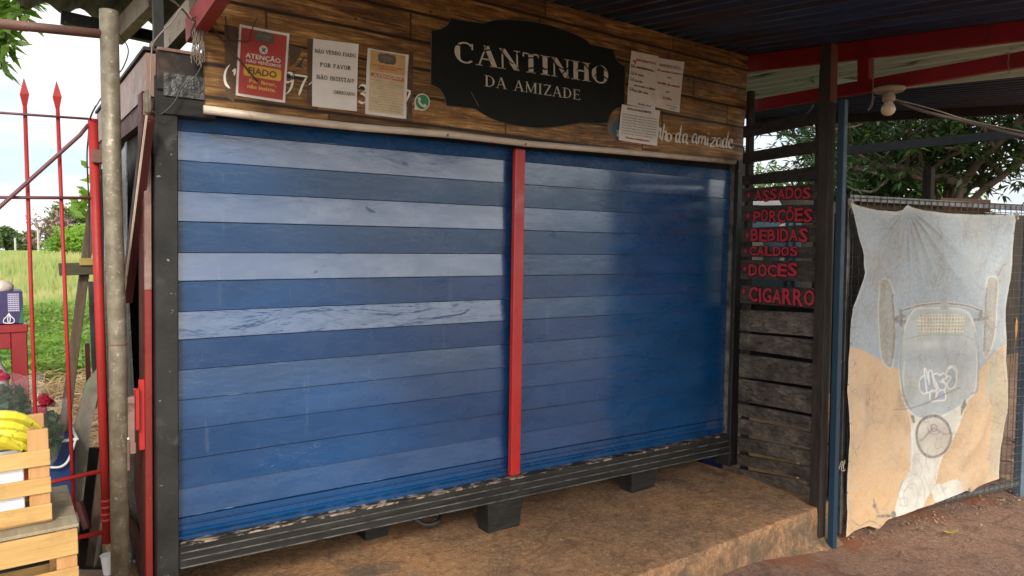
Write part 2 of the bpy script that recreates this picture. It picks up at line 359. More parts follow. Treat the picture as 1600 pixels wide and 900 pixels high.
# tilt of each pressed strip, degrees (positive leans to the sky)
TL = [6.0, -1.4, -4.5, 1.6, -3.0, 3.6, -2.0, 5.6, -1.0, 3.2, 2.6, 0.2, 0.6, 6.0]
TR = [6.0, -3.5, -4.0, -1.2, -2.2, -.3, -1.4, 1.6, -.4, 2.0, 1.6, 0.2, 0.6, 3.0]
def shutter(x0, x1, tl, seed):
    m = MB(); nx = 70; rows = []
    for k in range(len(ZB)-1):
        zt, zb = ZB[k], ZB[k+1]; a = math.tan(R(tl[k])); h = zt - zb; prof = []
        off = .034
        for q in (0, .12, .35, .65, .88, 1):
            z = zt - .0015 - (h-.003)*q; c = 0
            prof.append((off - c + a*(q-.5)*h*-1*-1*(-1), z))
        P = []
        for (yy, z) in prof:
            P.append([(x, yy + .0014*noise.noise((x*1.7+seed, z*3, k)) + .0005*noise.noise((x*7+seed, z*9, k)), z) for x in np.linspace(x0, x1, nx)])
        m.cur = 1 if (k == 7 and seed == 0) else 0
        m.grid([p[::-1] for p in P][::-1]); m.cur = 2
        ed = P[-1]; m.grid([[(x, y-.0004, z-.0002) for x, y, z in ed][::-1], [(x, y-.0004, z+.0016) for x, y, z in ed][::-1]]); m.cur = 0
    # rolled bottom bar with ribs
    zt = ZB[-1]; hh = zt - ZBOT
    prof = [(.036, zt-.002), (.030, zt-.004), (.030, zt-hh*.24), (.037, zt-hh*.27), (.037, zt-hh*.32), (.030, zt-hh*.34), (.030, zt-hh*.52), (.022, zt-hh*.56), (.018, zt-hh*.62), (.024, zt-hh*.74), (.032, zt-hh*.78), (.032, ZBOT)]
    m.grid([[(x, yy, z) for x in (x0, x1)] for (yy, z) in prof])
    o = m.build('roller_shutter', [M['shutter'], M['shutter_wrinkled'], M['shutter_edge']], K)
    return o
shutter(SX0, MX-.02, TL, 0); shutter(MX+.02, SX1, TR, 11)
MB().box((SX0-.02, .05, ZBOT-.02), (SX1+.02, .07, 2.3)).build('backing', M['dark_void'], K)

# posts
pa, pb = at(243, 175, y=-.02), at(245, 895, y=-.02)
zt_ = at(240, 78, y=-.02).z
MB().box((KX0, -.02, .21), (KX0+.075, .09, 2.20)).build('corner_post', M['black_paint'], K, bevel=.004)
MB().box((KX0+.075, .004, .28), (SX0+.004, .06, 2.18)).build('guide_channel', M['black_paint'], K)
kr = at(1147, 500, y=-.01).x
MB().box((kr-.012, -.02, .21), (kr+.07, .09, 2.20)).build('corner_post', M['black_paint'], K, bevel=.004)
MB().box((kr-.018, .006, .4), (kr-.013, .05, 2.15)).build('edge_strip', M['grey_line'], K)
# header beam behind the board, base beam (grooved) and pallet feet
MB().box((KX0, .0, 2.13), (kr+.07, .12, 2.24)).build('header_beam', M['black_paint'], K)
zb0, zb1 = at(276, 889, y=-.03).z - .010, at(276, 858, y=-.03).z
zb1 = ZBOT + .004; 
bb = MB().box((KX0+.075, -.018, zb0), (kr-.02, .08, zb1)).build('base_beam', M['black_wood'], K, bevel=.004)
H = zb1 - zb0
for q in (.30, .62, .95):
    MB().box((KX0+.08, -.0205, zb1-H*q-.0022), (kr-.022, -.0185, zb1-H*q+.0022)).build('groove_line', M['grey_line'], bb)
MB().box((KX0+.08, -.0195, zb1-.003), (kr-.022, .03, zb1+.0035)).build('top_lip', M['lip'], bb)
def foot(px0, px1, y, d=.14):
    a, b = at(px0, 800, y=y).x, at(px1, 800, y=y).x; m = MB(); t_ = .016
    m.add([(a+t_,y+.012,.205),(b-t_,y+.012,.205),(b-t_,y+d-.012,.205),(a+t_,y+d-.012,.205),(a,y,zb0+.004),(b,y,zb0+.004),(b,y+d,zb0+.004),(a,y+d,zb0+.004)],
          [(0,3,2,1),(4,5,6,7),(0,1,5,4),(1,2,6,5),(2,3,7,6),(3,0,4,7)])
    m.build('foot', M['black_wood'], K, bevel=.004)
foot(768, 824, -.014, .12); foot(991, 1032, -.014, .12); foot(575, 620, .26, .12); foot(1098, 1122, .5, .12)
MB().box(at(1099, 700, y=.30), at(1119, 729, y=.36)).build('blue_block', pm('block_blue', (.01,.035,.12), None, 6, .5), label='small blue block lying under the right end of the kiosk', cat='block', bevel=.004)
foot(735, 770, .55, .12)
for yy in (.35, .95): MB().box((KX0+.1, yy, zb0+.0), (kr, yy+.1, zb0+.09)).build('floor_bearer', M['dark_timber'], K)
MB().box((KX0+.03, .1, zb0+.092), (kr+.05, 1.85, zb0+.12)).build('floor_panel', M['dark_void'], K)
# the kiosk stands a little out of square
_zl0, _zl1 = at(270, 185, y=.03), at(272, 845, y=.03); _zr0, _zr1 = at(1151, 262, y=.03), at(1138, 688, y=.03)
_sl = (_zl0.x-_zl1.x)/(_zl0.z-_zl1.z); _sr = (_zr0.x-_zr1.x)/(_zr0.z-_zr1.z); _zm = at(270, 500, y=.03).z
def out_of_square(o):
    L0 = org(o)
    for q in [o] + list(o.children_recursive):
        if q.type != 'MESH' or q.get('sq'): continue
        q['sq'] = 1
        for v in q.data.vertices:
            x, z = v.co.x + L0.x, v.co.z + L0.z; f = min(1, max(0, (x-SX0)/(SX1-SX0))); s_ = _sl + (_sr-_sl)*f; v.co.x += s_*(z-_zm)
            if z < 2.13: v.co.z -= .088*f**1.25*(2.13-z)/(2.13-zb1)*min(1, max(0, (z-.23)/(zb0-.04-.23))) + .030*f*min(1, max(0, (zb1-z)/H))*min(1, max(0, (z-.23)/(zb0-.04-.23)))
out_of_square(K)
# red mullion
ma, mb_ = at(812, 233, y=-.01), at(804, 742, y=-.01)
MB().beam((ma.x, -.005, ma.z), (mb_.x, -.005, mb_.z), .058, .03, up=(0,1,0)).build('mullion', M['red_bright'] if 'red_bright' in M else M['red_paint'], K, bevel=.004)
M['jamb_red'] = pm('jamb_red', (.24,.022,.016), (.17,.018,.014), 4, .35, bmp=.15, chips=(.35,.16,.12), chth=(.70,.74))
# left side of the kiosk: red jamb, open dark side, top rail, leaning strut, plastic
SXL = KX0 - .004
MB().box((SXL-.03, .035, .23), (SXL+.003, .12, 2.16)).build('side_jamb', M['red_oxide'], K, bevel=.003)
j = MB().box((SXL-.026, .02, .24), (SXL-.002, .034, 1.45)).build('jamb_flange', M['jamb_red'], K, bevel=.002)
MB().box((SXL-.026, .02, 1.45), (SXL-.002, .034, 2.15)).build('jamb_flange', M['pink_rust_sheen'], K, bevel=.002)  # paler upper half: the reflection is put into the colour
MB().box((SXL+.02, .12, .23), (SXL+.04, 1.6, 2.1)).build('side_wall', M['dark_void'], K)  # black panel stands in for the shaded inside of the open side
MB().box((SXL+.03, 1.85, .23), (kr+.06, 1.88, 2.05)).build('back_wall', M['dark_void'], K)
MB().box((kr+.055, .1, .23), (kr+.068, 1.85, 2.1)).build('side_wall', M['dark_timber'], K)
# top box over the corner and the rail running back
bx0, bx1 = at(236, 100, y=-.03).x, at(320, 100, y=-.03).x
bzt, bzb = at(240, 76, y=-.03).z, at(240, 172, y=-.03).z
tb = MB().box((bx0, -.03, bzb+.075), (bx1, .14, bzt)).build('corner_box', M['black_box'], K, bevel=.003)
MB().box((bx0+.02, -.034, bzb+.055), (bx1, .1, bzb+.075+.06)).build('crushed_foil', pm('crushed_foil', (.03,.03,.03), (.07,.07,.065), 18, .38, bmp=1., bscale=28, bd=.02), K)
MB().box((bx0, -.028, bzb-.01), (bx1+.02, .1, bzb+.055)).build('lintel', M['black_wood'], K, bevel=.003)
MB().box((bx0+.001, -.037, bzt-.002), (bx1, .14, bzt+.008)).build('box_lid', M['pink_rust_sheen'], K)
MB().lathe(at(301, 101, y=-.031) + Vector((0,-.004,0)), [(.011, 0), (.011, .006)], 14, (0,1,0)).build('cable_hole', M['dark_void'], K)
r1 = MB(); A = Vector((SXL-.004, .0, bzt-.01)); B = at(150, 184, x=SXL-.004)
r1.beam(A + Vector((0,0,-.075)), B + Vector((0,0,-.06)), .035, .15); r1.build('top_rail', M['pink_rust_sheen'], K)
MB().beam(A + Vector((.004,0,-.19)), B + Vector((.004,0,-.165)), .03, .07).build('lower_rail', M['red_oxide'], K)
MB().beam(A + Vector((0,.0,.016)), B + Vector((0,0,.026)), .05, .012).build('rail_cap', M['black_box'], K)
p1 = at(233, 178, x=SXL-.03); p2 = at(204, 450, x=SXL-.10)
MB().beam(at(224, 182, x=SXL-.03), at(197, 470, x=SXL-.05), .035, .035).build('strut', M['red_oxide'], K)
MB().beam(at(221, 180, x=SXL-.05), at(192, 470, x=SXL-.07), .006, .006).build('strut_edge', M['cream'], K)
# latch
def lz(py): return at(228, py, x=SXL-.03).z
yl_ = at(228, 655, x=SXL-.03).y
lt = MB().box((SXL-.046, .022, lz(700)), (SXL-.026, .036, lz(594))).build('latch_plate', M['red_paint'], K, bevel=.002)
MB().box((SXL-.062, .0, lz(668)), (SXL-.045, .03, lz(606))).build('latch_bracket', M['red_paint'], lt, bevel=.003)
MB().box((SXL-.094, -.01, lz(686)), (SXL-.062, .025, lz(616))).build('latch_box', M['pink_rust_sheen'], lt, bevel=.003)
MB().box((SXL-.080, -.012, lz(700)), (SXL-.060, .012, lz(684))).build('latch_lug', M['pink_rust_sheen'], lt, bevel=.002)
MB().tube([(SXL-.086, -.012, lz(722)), (SXL-.086, -.012, lz(680))], .0062, 8).build('latch_bolt', M['pink_rust_sheen'], lt)
MB().tube([(SXL-.108, -.012, lz(679)), (SXL-.082, -.014, lz(676))], .004, 8).build('latch_pin', M['white_plastic'], lt)
# triangular gusset at the foot of the side
MB().prism([(SXL-.012, .12, .38), (SXL-.012, .12, .85), (SXL-.012, .75, 1.05), (SXL-.012, .75, .95)], (.01,0,0)).build('gusset_sheet', M['red_oxide'], K)
MB().prism([(SXL-.012, .12, .25), (SXL-.012, .12, .44), (SXL-.012, .62, .5), (SXL-.012, .62, .42)], (.01,0,0)).build('gusset_sheet', M['red_oxide'], K)

# black plastic sheet bulging out of the open side
for o_ in K.children_recursive:
    if o_.name.startswith('mullion') : o_['sq'] = 1
out_of_square(K)
for o_ in K.children_recursive:
    if 'sq' in o_: del o_['sq']
P = []
for u in np.linspace(0, 1, 26):
    row = []
    for v in np.linspace(0, 1, 22):
        x = SXL - .02 - .05*math.sin(math.pi*u)*v + .018*noise.noise((u*9, v*1.5, 2)); y = .35 + .8*u; z = 2.02 - .12*u - v*(1.55 - .5*u) + .02*noise.noise((u*3, v*3, 8))
        row.append((x, y, z))
    P.append(row)
MB().grid(P).build('plastic_sheet', pm('black_plastic', (.07,.07,.068), (.045,.045,.045), 6, .30, bmp=.6, bscale=9, bd=.03), label='dull black plastic sheet hanging out of the open left side of the kiosk', cat='plastic sheet', smooth=True, solid=.002)

# ------------------------------------------------------------------ sign board over the shutters
YF = -.05
def plankmat():
    m, t, b = newmat('printed_planks'); g = N(t, 'TexCoord').outputs['Object']
    s = N(t, 'SeparateXYZ', i0=g); ph = .118
    zz = math_(t, 'DIVIDE', math_(t, 'ADD', s.outputs[2], math_(t, 'MULTIPLY', s.outputs[0], .012)), ph); row = math_(t, 'FLOOR', zz); fr = math_(t, 'FRACT', zz)
    wn = N(t, 'TexWhiteNoise', {'noise_dimensions': '1D'}, W=row).outputs['Value']
    xo = math_(t, 'ADD', math_(t, 'DIVIDE', s.outputs[0], .92), math_(t, 'MULTIPLY', wn, 7.3)); cx = math_(t, 'FLOOR', xo); fx = math_(t, 'FRACT', xo)
    idv = math_(t, 'ADD', math_(t, 'MULTIPLY', row, 13.7), math_(t, 'MULTIPLY', cx, 5.1))
    pid = N(t, 'TexWhiteNoise', {'noise_dimensions': '1D'}, W=idv).outputs['Value']
    cmb = N(t, 'CombineXYZ', X=math_(t, 'MULTIPLY', s.outputs[0], 2.0), Y=math_(t, 'MULTIPLY', pid, 40.), Z=math_(t, 'MULTIPLY', s.outputs[2], 26.)).outputs[0]
    gr = nzt(t, cmb, 1.5, 9, .68, 1.6)
    cmb2 = N(t, 'CombineXYZ', X=math_(t, 'MULTIPLY', s.outputs[0], 6.0), Y=math_(t, 'MULTIPLY', pid, 40.), Z=math_(t, 'MULTIPLY', s.outputs[2], 80.)).outputs[0]
    gr2 = nzt(t, cmb2, 1.6, 5, .7, .5)
    f = math_(t, 'ADD', math_(t, 'MULTIPLY', gr, .75), math_(t, 'MULTIPLY', gr2, .25))
    col = ramp(t, f, [(.33, (.028,.011,.005)), (.43, (.150,.060,.019)), (.53, (.36,.175,.055)), (.63, (.68,.40,.14)), (.75, (.15,.065,.022))])
    col = mixc(t, math_(t, 'MULTIPLY', ramp(t, pid, [(.1, 0.), (.9, 1.)]), .85), col, (.52,.50,.48), 'MULTIPLY')
    dk_ = ramp(t, nzt(t, g, 2.3, 6, .7, .8), [(.40, 1.), (.60, 0.)]); col = mixc(t, math_(t, 'MULTIPLY', dk_, .55), col, (.050,.024,.012))
    yl = ramp(t, nzt(t, g, 1.7, 4, .6, .5), [(.50, 0.), (.66, 1.)]); col = mixc(t, math_(t, 'MULTIPLY', yl, .45), col, mixc(t, .5, col, (.46,.27,.08)))
    nl = nzt(t, N(t, 'Mapping', Vector=g, Scale=(3, 1, 30)).outputs[0], 3, 3)
    fr2 = math_(t, 'ADD', fr, math_(t, 'MULTIPLY', math_(t, 'SUBTRACT', nl, .5), .05))
    e = math_(t, 'MINIMUM', fr2, math_(t, 'SUBTRACT', 1., fr2)); seam = ramp(t, e, [(.03, 1.), (.085, 0.)])
    ex = math_(t, 'MULTIPLY', math_(t, 'MINIMUM', fx, math_(t, 'SUBTRACT', 1., fx)), .92); seam2 = ramp(t, ex, [(.0015, 1.), (.006, 0.)])
    col = mixc(t, math_(t, 'MAXIMUM', seam, seam2), col, (.022,.011,.007))
    vo = N(t, 'TexVoronoi', Vector=N(t, 'Mapping', Vector=g, Scale=(1, 1, 1.6)).outputs[0], Scale=6.5).outputs['Distance']
    col = mixc(t, ramp(t, vo, [(.035, 1.), (.065, 0.)]), col, (.02,.011,.008))
    ck = nzt(t, N(t, 'Mapping', Vector=g, Scale=(1.5, 1, 18)).outputs[0], 4, 6, .6, 1.0)
    ckf = ramp(t, math_(t, 'ABSOLUTE', math_(t, 'SUBTRACT', ck, .5)), [(.002, 1.), (.008, 0.)])
    col = mixc(t, math_(t, 'MULTIPLY', ckf, .8), col, (.035,.017,.01))
    t.links.new(col, b.inputs['Base Color']); b.inputs['Roughness'].default_value = .5; b.inputs['Specular IOR Level'].default_value = .35
    bump(t, b, nzt(t, N(t, 'Mapping', Vector=g, Scale=(1, 1, 1)).outputs[0], 7, 4), .3, .006)
    return m
FB = empty('sign_board', (2.2, YF, 2.13), 'long fascia board printed with brown planks above the blue shutters, carrying the black name plate', 'sign board')
fl, fr_ = at(320, 100, y=YF).x, at(1165, 150, y=YF).x
zfl, zfr = at(320, 168, y=YF).z, at(1150, 250, y=YF).z
ztop = at(1168, 88, y=YF).z
MB().add([(fl, YF, zfl),(fr_-.02, YF, zfr),(fr_+.02, YF, ztop),(fl-.01, YF, ztop+.03),(fl, YF+.03, zfl),(fr_-.02, YF+.03, zfr),(fr_+.02, YF+.03, ztop),(fl-.01, YF+.03, ztop+.03)],
     [(0,1,2,3),(7,6,5,4),(0,4,5,1),(1,5,6,2),(2,6,7,3),(3,7,4,0)]).build('plank_face', plankmat(), FB)
pts = [at(px, py, y=YF-.022) for px, py in ((318,171),(420,184),(560,199),(700,210),(820,224),(950,235),(1060,245),(1148,253))]
MB().tube(pts, .0155, 10).build('bottom_tube', M['cream'], FB, smooth=True)
for px, py in ((700,211),(822,225)): MB().lathe(at(px, py, y=YF-.04), [(.006,0),(.006,.01)], 8, (0,1,0)).build('screw', M['pink_rust_sheen'], FB)

def fpt(px, py, dy=0): return at(px, py, y=YF-dy)
def catmull(P, n=8, closed=False):
    P = [Vector(p) for p in P]; out_ = []; L = len(P)
    for i in range(L if closed else L-1):
        p0 = P[(i-1) % L] if closed or i > 0 else P[0]; p1 = P[i]; p2 = P[(i+1) % L]; p3 = P[(i+2) % L] if closed or i+2 < L else P[-1]
        for k in range(n):
            t = k/n; out_.append(.5*((2*p1) + (p2-p0)*t + (2*p0-5*p1+4*p2-p3)*t*t + (3*p1-p0-3*p2+p3)*t**3))
    if not closed: out_.append(P[-1])
    return out_
# name plate outline, from the corner notches round the two bulges
def plate(pts, nrm, mat, name, parent): return MB().prism(pts, nrm).build(name, mat, parent)
segs = [((673,132),), ((674,48),), ((690,45),(700,38),(704,28)), ((730,33),(754,36)), ((775,31),(810,31),(850,37),(885,48),(912,60),(922,69)),
        ((958,77),), ((962,90),(968,98),(977,103)), ((976,165),), ((962,170),(953,180),(950,192)), ((935,193),(908,192)), ((880,197),(845,200),(805,196),(770,186),(742,170)),
        ((698,165),), ((694,150),(686,138))]
ol = []
for s_ in segs:
    q = [Vector((a, b, 0)) for a, b in s_]
    ol += catmull(q, 5) if len(q) > 2 else q
def outline(scale=1.0, dy=.0, c=(825,115)): return [fpt(c[0]+(p.x-c[0])*scale, c[1]+(p.y-c[1])*scale, dy) for p in ol]
NP = plate(outline(1.0, .001), (0,-.004,0), pm('plate_black', (.013,.015,.012), (.012,.013,.011), 5, .55, bmp=.15, spec=.15, bscale=20, chips=(.06,.055,.04), chth=(.76,.79)), 'name_plate', FB)
MB().tube([p for p in outline(1.0, .0055)] + [outline(1.0, .0055)[0]], .0016, 5).build('plate_edge', ink('edge_olive', (.11,.095,.06)), NP)
# ------------------------------------------------------------------ lettering
# a small serif alphabet built from strokes: returns list of polygons in a unit-high box and the letter width
def serif(ch, T=.17, t=.06, sl=.035, sw=.11):
    Q = []
    def ln(x0, y0, x1, y1, w, horiz=None):
        d = Vector((x1-x0, y1-y0)); L = d.length
        if horiz is None: horiz = abs(d.y) > .3*abs(d.x)
        if horiz: o_ = Vector((w/2, 0))
        else: o_ = Vector((0, w/2))
        a, b = Vector((x0, y0)), Vector((x1, y1)); Q.append([a-o_, a+o_, b+o_, b-o_])
    def sf(x, y, w=0, l=sw): Q.append([Vector((x-w/2-l, y)), Vector((x+w/2+l, y)), Vector((x+w/2+l, y+sl*(1 if y < .5 else -1))), Vector((x-w/2-l, y+sl*(1 if y < .5 else -1)))])
    def V(x, w, y0=0, y1=1, s0=True, s1=True):
        ln(x, y0, x, y1, w)
        if s0: sf(x, y0, w)
        if s1: sf(x, y1, w)
    def arc(cx, cy, rx, ry, a0, a1, th, tv, n=22):
        """band on an ellipse, th thickness at the sides, tv at top and bottom"""
        P1, P2 = [], []
        for i in range(n+1):
            a = R(a0 + (a1-a0)*i/n); c, s = math.cos(a), math.sin(a); w_ = tv + (th-tv)*c*c
            P1.append(Vector((cx + rx*c, cy + ry*s))); P2.append(Vector((cx + (rx-w_)*c, cy + (ry-tv)*s)))
        for i in range(n): Q.append([P1[i], P1[i+1], P2[i+1], P2[i]])
    W = .8; c = ch
    base = {'Ã': 'A', 'Ç': 'C', 'Õ': 'O'}.get(c, c)
    if base == 'I': V(.2, T); W = .42
    elif base == 'N': V(.16, t, s0=True); V(.84, t, s0=False); ln(.18, .98, .82, .02, T*1.1); W = 1.0
    elif base == 'A': ln(.10, 0, .44, 1, t); ln(.44, 1, .80, 0, T); ln(.22, .34, .66, .34, t*.9, False); sf(.10, 0, t); sf(.80, 0, T); W = .92
    elif base == 'C': arc(.5, .5, .46, .51, 48, 312, T, t); ln(.80, .68, .80, .97, t*.9); W = .9
    elif base == 'G': arc(.5, .5, .46, .51, 48, 312, T, t); ln(.80, .72, .80, .95, t*.9); V(.80, T*.8, .06, .42, False, True); W = .98
    elif base == 'T': V(.42, T, s1=False); ln(.04, 1-t/2, .80, 1-t/2, t, False); ln(.06, .78, .06, .98, t*.8); ln(.78, .78, .78, .98, t*.8); W = .84
    elif base == 'H': V(.2, T); V(.78, T); ln(.2, .52, .78, .52, t, False); W = .98
    elif base == 'O': arc(.48, .5, .46, .51, 0, 360, T, t, 36); W = .96
    elif base == 'D': V(.2, T); arc(.28, .5, .60, .5, -90, 90, T, t); W = .94
    elif base == 'M': V(.17, t, s1=True); V(1.0, T); ln(.17, .98, .58, .06, T*.95); ln(.96, .98, .58, .06, t); W = 1.18
    elif base == 'Z': ln(.06, 1-t/2, .74, 1-t/2, t, False); ln(.06, t/2, .76, t/2, t, False); ln(.14, .03, .68, .97, T); ln(.08, .82, .08, .98, t*.7); ln(.75, .02, .75, .2, t*.7); W = .82
    elif base in 'EF':
        V(.2, T, s0=True); ln(.2, 1-t/2, .72, 1-t/2, t, False); ln(.2, .52, .6, .52, t, False); ln(.72, .80, .72, .99, t*.8); ln(.6, .43, .6, .61, t*.7)
        if base == 'E': ln(.2, t/2, .75, t/2, t, False); ln(.75, .01, .75, .22, t*.8)
        W = .82
    elif base in 'PRB':
        V(.2, T); arc(.30, .74, .44, .26, -90, 90, T*.95, t)
        if base == 'R': ln(.46, .48, .80, 0, T*.95); sf(.82, 0, T*.6, .06)
        if base == 'B': arc(.30, .26, .48, .27, -90, 90, T*.95, t)
        W = .86
    elif base == 'S': arc(.4, .745, .32, .262, 30, 270, T*.85, t*1.2); arc(.4, .262, .34, .268, -150, 90, T*.85, t*1.2); ln(.70, .74, .70, .97, t*.8); ln(.07, .03, .07, .26, t*.8); W = .8
    elif base == 'V': ln(.08, 1, .44, 0, T); ln(.44, 0, .80, 1, t); sf(.10, 1, T*.6); sf(.78, 1, t); W = .88
    elif base == ',': ln(.1, .1, .1, 0, .13); ln(.13, 0, .06, -.14, .05); W = .3
    elif base == '.': ln(.1, .12, .1, 0, .13); W = .3
    elif base == '!': ln(.12, 1, .12, .28, T*.8); ln(.12, .13, .12, 0, T*.8); W = .32
    elif base == ' ': W = .5
    elif base == ':': ln(.1, .12, .1, 0, .13); ln(.1, .6, .1, .48, .13); W = .3
    if c in 'ÃÕ': ln(.26, 1.10, .38, 1.20, .10); ln(.38, 1.20, .50, 1.10, .10); ln(.50, 1.10, .62, 1.20, .10)
    if c == 'Ç': ln(.52, 0, .44, -.16, .09)
    return Q, W
def serif_text(s, gap=.07, **k):
    polys = []; x = 0
    for ch in s:
        q, W = serif(ch, **k); polys += [[Vector((p.x+x, p.y)) for p in pl] for pl in q]; x += W + gap
    return polys, x - gap
def font_text(s, bold=0.0, gap=1.0):
    """built-in face as flat polygons, normalised to cap height 1"""
    cu = bpy.data.curves.new('t', 'FONT'); cu.body = s; cu.offset = bold; cu.resolution_u = 2; cu.space_character = gap
    o = bpy.data.objects.new('t', cu); COL.objects.link(o)
    dg = bpy.context.evaluated_depsgraph_get(); dg.update(); me = o.evaluated_get(dg).to_mesh()
    V = [Vector((v.co.x, v.co.y)) for v in me.vertices]; polys = [[V[i]/.69 for i in p.vertices] for p in me.polygons]
    o.evaluated_get(dg).to_mesh_clear(); bpy.data.objects.remove(o); bpy.data.curves.remove(cu)
    w_ = max((p.x for pl in polys for p in pl), default=0); x0 = min((p.x for pl in polys for p in pl), default=0)
    return [[Vector((p.x-x0, p.y)) for p in pl] for pl in polys], w_-x0
def place(mb, tx, O, U, V, W, Hh, nrm=Vector((0,-1,0)), d=.0, arch=0):
    """lay polygons with their baseline at O along unit U (up V), W wide and Hh high"""
    polys, w_ = tx; k = W/w_
    for pl in polys:
        vs = []
        for p in pl:
            xx = p.x*k; yy = p.y*Hh + arch*(1-(2*xx/W-1)**2); vs.append(O + U*xx + V*yy + nrm*d)
        mb.add(vs, [tuple(range(len(vs)))])
    return mb
def pxplace(mb, tx, pl, pr, hpx, dy=.0, y=None):
    """baseline from photo point pl to pr on the board, cap height by the point above"""
    y = YF - dy if y is None else y
    a, b = at(*pl, y=y), at(*pr, y=y); U = (b-a); W = U.length; U.normalize()
    top = at(pl[0], pl[1]-hpx, y=y); Hh = (top-a).length; V = Vector((-U.z, 0, U.x))
    return place(mb, tx, a, U, V, W, Hh)
M['letter_cream'] = ink('letter_cream', (.64,.58,.50)); M['letter_dark'] = ink('letter_dark', (.04,.035,.035)); M['letter_red'] = ink('letter_red', (.45,.05,.04))
M['letter_yellow'] = ink('letter_yellow', (.65,.40,.08)); M['brush_white'] = ink('brush_white', (.82,.76,.66))
# name plate words
m = pxplace(MB(), serif_text('CANTINHO', gap=.08, T=.24, t=.075), (709, 96), (951, 132), 33, .0065)
m.build('painted_word', M['letter_cream'], NP)
m = pxplace(MB(), serif_text('DA AMIZADE', gap=.09, T=.15, t=.055), (757, 134.5), (907, 156.5), 17.5, .0065)
m.build('painted_word', M['letter_cream'], NP)
cr_ = MB()   # torn dark cracks that run through the big letters
def crk(pts, w0=2.2):
    P = catmull([Vector((a, b, 0)) for a, b in pts], 5); n = len(P); L, Rr = [], []
    for i, p in enumerate(P):
        d = (P[min(i+1, n-1)] - P[max(i-1, 0)]).normalized(); nn = Vector((-d.y, d.x, 0)); w_ = w0*(.45 + .55*math.sin(math.pi*(i+.5)/n)) * (1+.4*noise.noise((i*.9, pts[0][0], 0)))
        L.append(fpt(p.x+nn.x*w_/2, p.y+nn.y*w_/2, .0085)); Rr.append(fpt(p.x-nn.x*w_/2, p.y-nn.y*w_/2, .0085))
    cr_.grid([L, Rr][::-1])
for c_ in (((704,74),(714,70),(728,72)), ((722,62),(736,66),(744,72)), ((742,78),(755,80),(766,78),(780,84)), ((776,76),(786,84),(796,96),(803,100)),
           ((806,82),(818,94),(830,90),(846,98)), ((840,90),(850,108),(862,104)), ((862,92),(872,104),(884,110)), ((876,118),(890,104),(896,98)), ((902,108),(912,100),(922,112)),
           ((924,108),(936,102),(948,112)), ((928,120),(936,114),(950,124),(956,118)), ((820,110),(832,106),(842,112))): crk(c_)
cr_.build('crack', M['plate_black'] if 'plate_black' in M else NP.data.materials[0], NP)
crk_s = MB(); crk_s.tube([fpt(736,144,.007), fpt(741,153,.007), fpt(744,158,.007), fpt(748,166,.007)], .0011, 4).build('scratch', ink('scratch_grey', (.25,.23,.19)), NP)

# handwriting: nib strokes
def brush(mb, pts, w, dy=.002, ang=35, minw=.35, n=6, y=None, taper=True, fp=None):
    P = catmull([Vector((a, b, 0)) for a, b in pts], n); L = len(P); A, B = [], []
    for i, p in enumerate(P):
        d = (P[min(i+1, L-1)] - P[max(i-1, 0)]).normalized(); nn = Vector((-d.y, d.x, 0)); th = math.atan2(-d.y, d.x)
        ww = w*(minw + (1-minw)*abs(math.sin(th - R(ang))))
        if taper: ww *= min(1, .35 + 4*min(i, L-1-i)/L)
        f = fp or (lambda a, b: fpt(a, b, dy))
        A.append(f(p.x+nn.x*ww/2, p.y+nn.y*ww/2)); B.append(f(p.x-nn.x*ww/2, p.y-nn.y*ww/2))
    mb.grid([A, B])
m = MB()
brush(m, [(359,101),(353,110),(351,121),(353,131),(359,138)], 4.2)
brush(m, [(363,112),(367,108),(366,118)], 4)
brush(m, [(449,113),(455,115),(457,123),(452,128),(446,127),(444,119)], 4.5); brush(m, [(456,116),(457,130),(452,142),(446,147)], 4.8)
brush(m, [(460,117),(468,118),(481,120)], 3.6); brush(m, [(479,121),(473,132),(467,149)], 5.2)
brush(m, [(482,133),(489,127),(492,128)], 3.6)
brush(m, [(560,137),(565,133),(571,135),(572,140),(567,145),(563,146)], 4.2); brush(m, [(563,146),(571,149),(573,156),(567,161),(560,158)], 4.6)
brush(m, [(630,139),(636,141),(642,143)], 3.4); brush(m, [(641,143),(638,151),(632,162)], 4.6)
m.build('phone_digits', M['brush_white'], FB)
m = MB()
_ox = [1026,1037,1038,1048,1049,1057,1059,1070,1072,1081,1084,1094,1096,1109,1111,1115,1116,1124,1126,1135,1136,1147,1148,1155]
_nx = [1027,1033,1034,1041,1042,1049,1056,1065,1067,1075,1082,1090,1091,1103,1105,1108,1110,1118,1120,1128,1129,1139,1140,1147]
def L(*st, w=3.1):
    for s_ in st: brush(m, [(float(np.interp(a, _ox, _nx)), b-1.5) for a, b in s_], w, ang=30, minw=.3)
L([(1029,196),(1028,206),(1026,218)], [(1028,210),(1033,202),(1036,204),(1034,214),(1037,219)])                      # n
L([(1044,195),(1041,208),(1038,222)], [(1040,212),(1045,206),(1048,208),(1046,217),(1048,222)])                      # h
L([(1055,211),(1051,210),(1049,216),(1051,222),(1055,221),(1057,214),(1054,211)])                                   # o
L([(1067,211),(1062,210),(1059,217),(1061,224),(1066,220)], [(1070,197),(1067,212),(1065,222),(1069,225)])           # d
L([(1080,212),(1075,211),(1072,217),(1073,224),(1078,221),(1080,212)], [(1080,212),(1078,222),(1081,227)])           # a
L([(1093,213),(1088,211),(1084,218),(1085,224),(1090,222),(1093,214)], [(1093,214),(1091,222),(1094,227)])          # a
L([(1098,213),(1096,226)], [(1097,219),(1101,214),(1103,217),(1101,227)], [(1102,220),(1106,215),(1108,218),(1107,226),(1109,228)])  # m
L([(1113,216),(1111,226),(1113,229)], [(1114.5,209),(1114,211.5)])                                                 # i
L([(1117,217),(1124,218),(1116,229),(1124,230)], w=3.4)                                                             # z
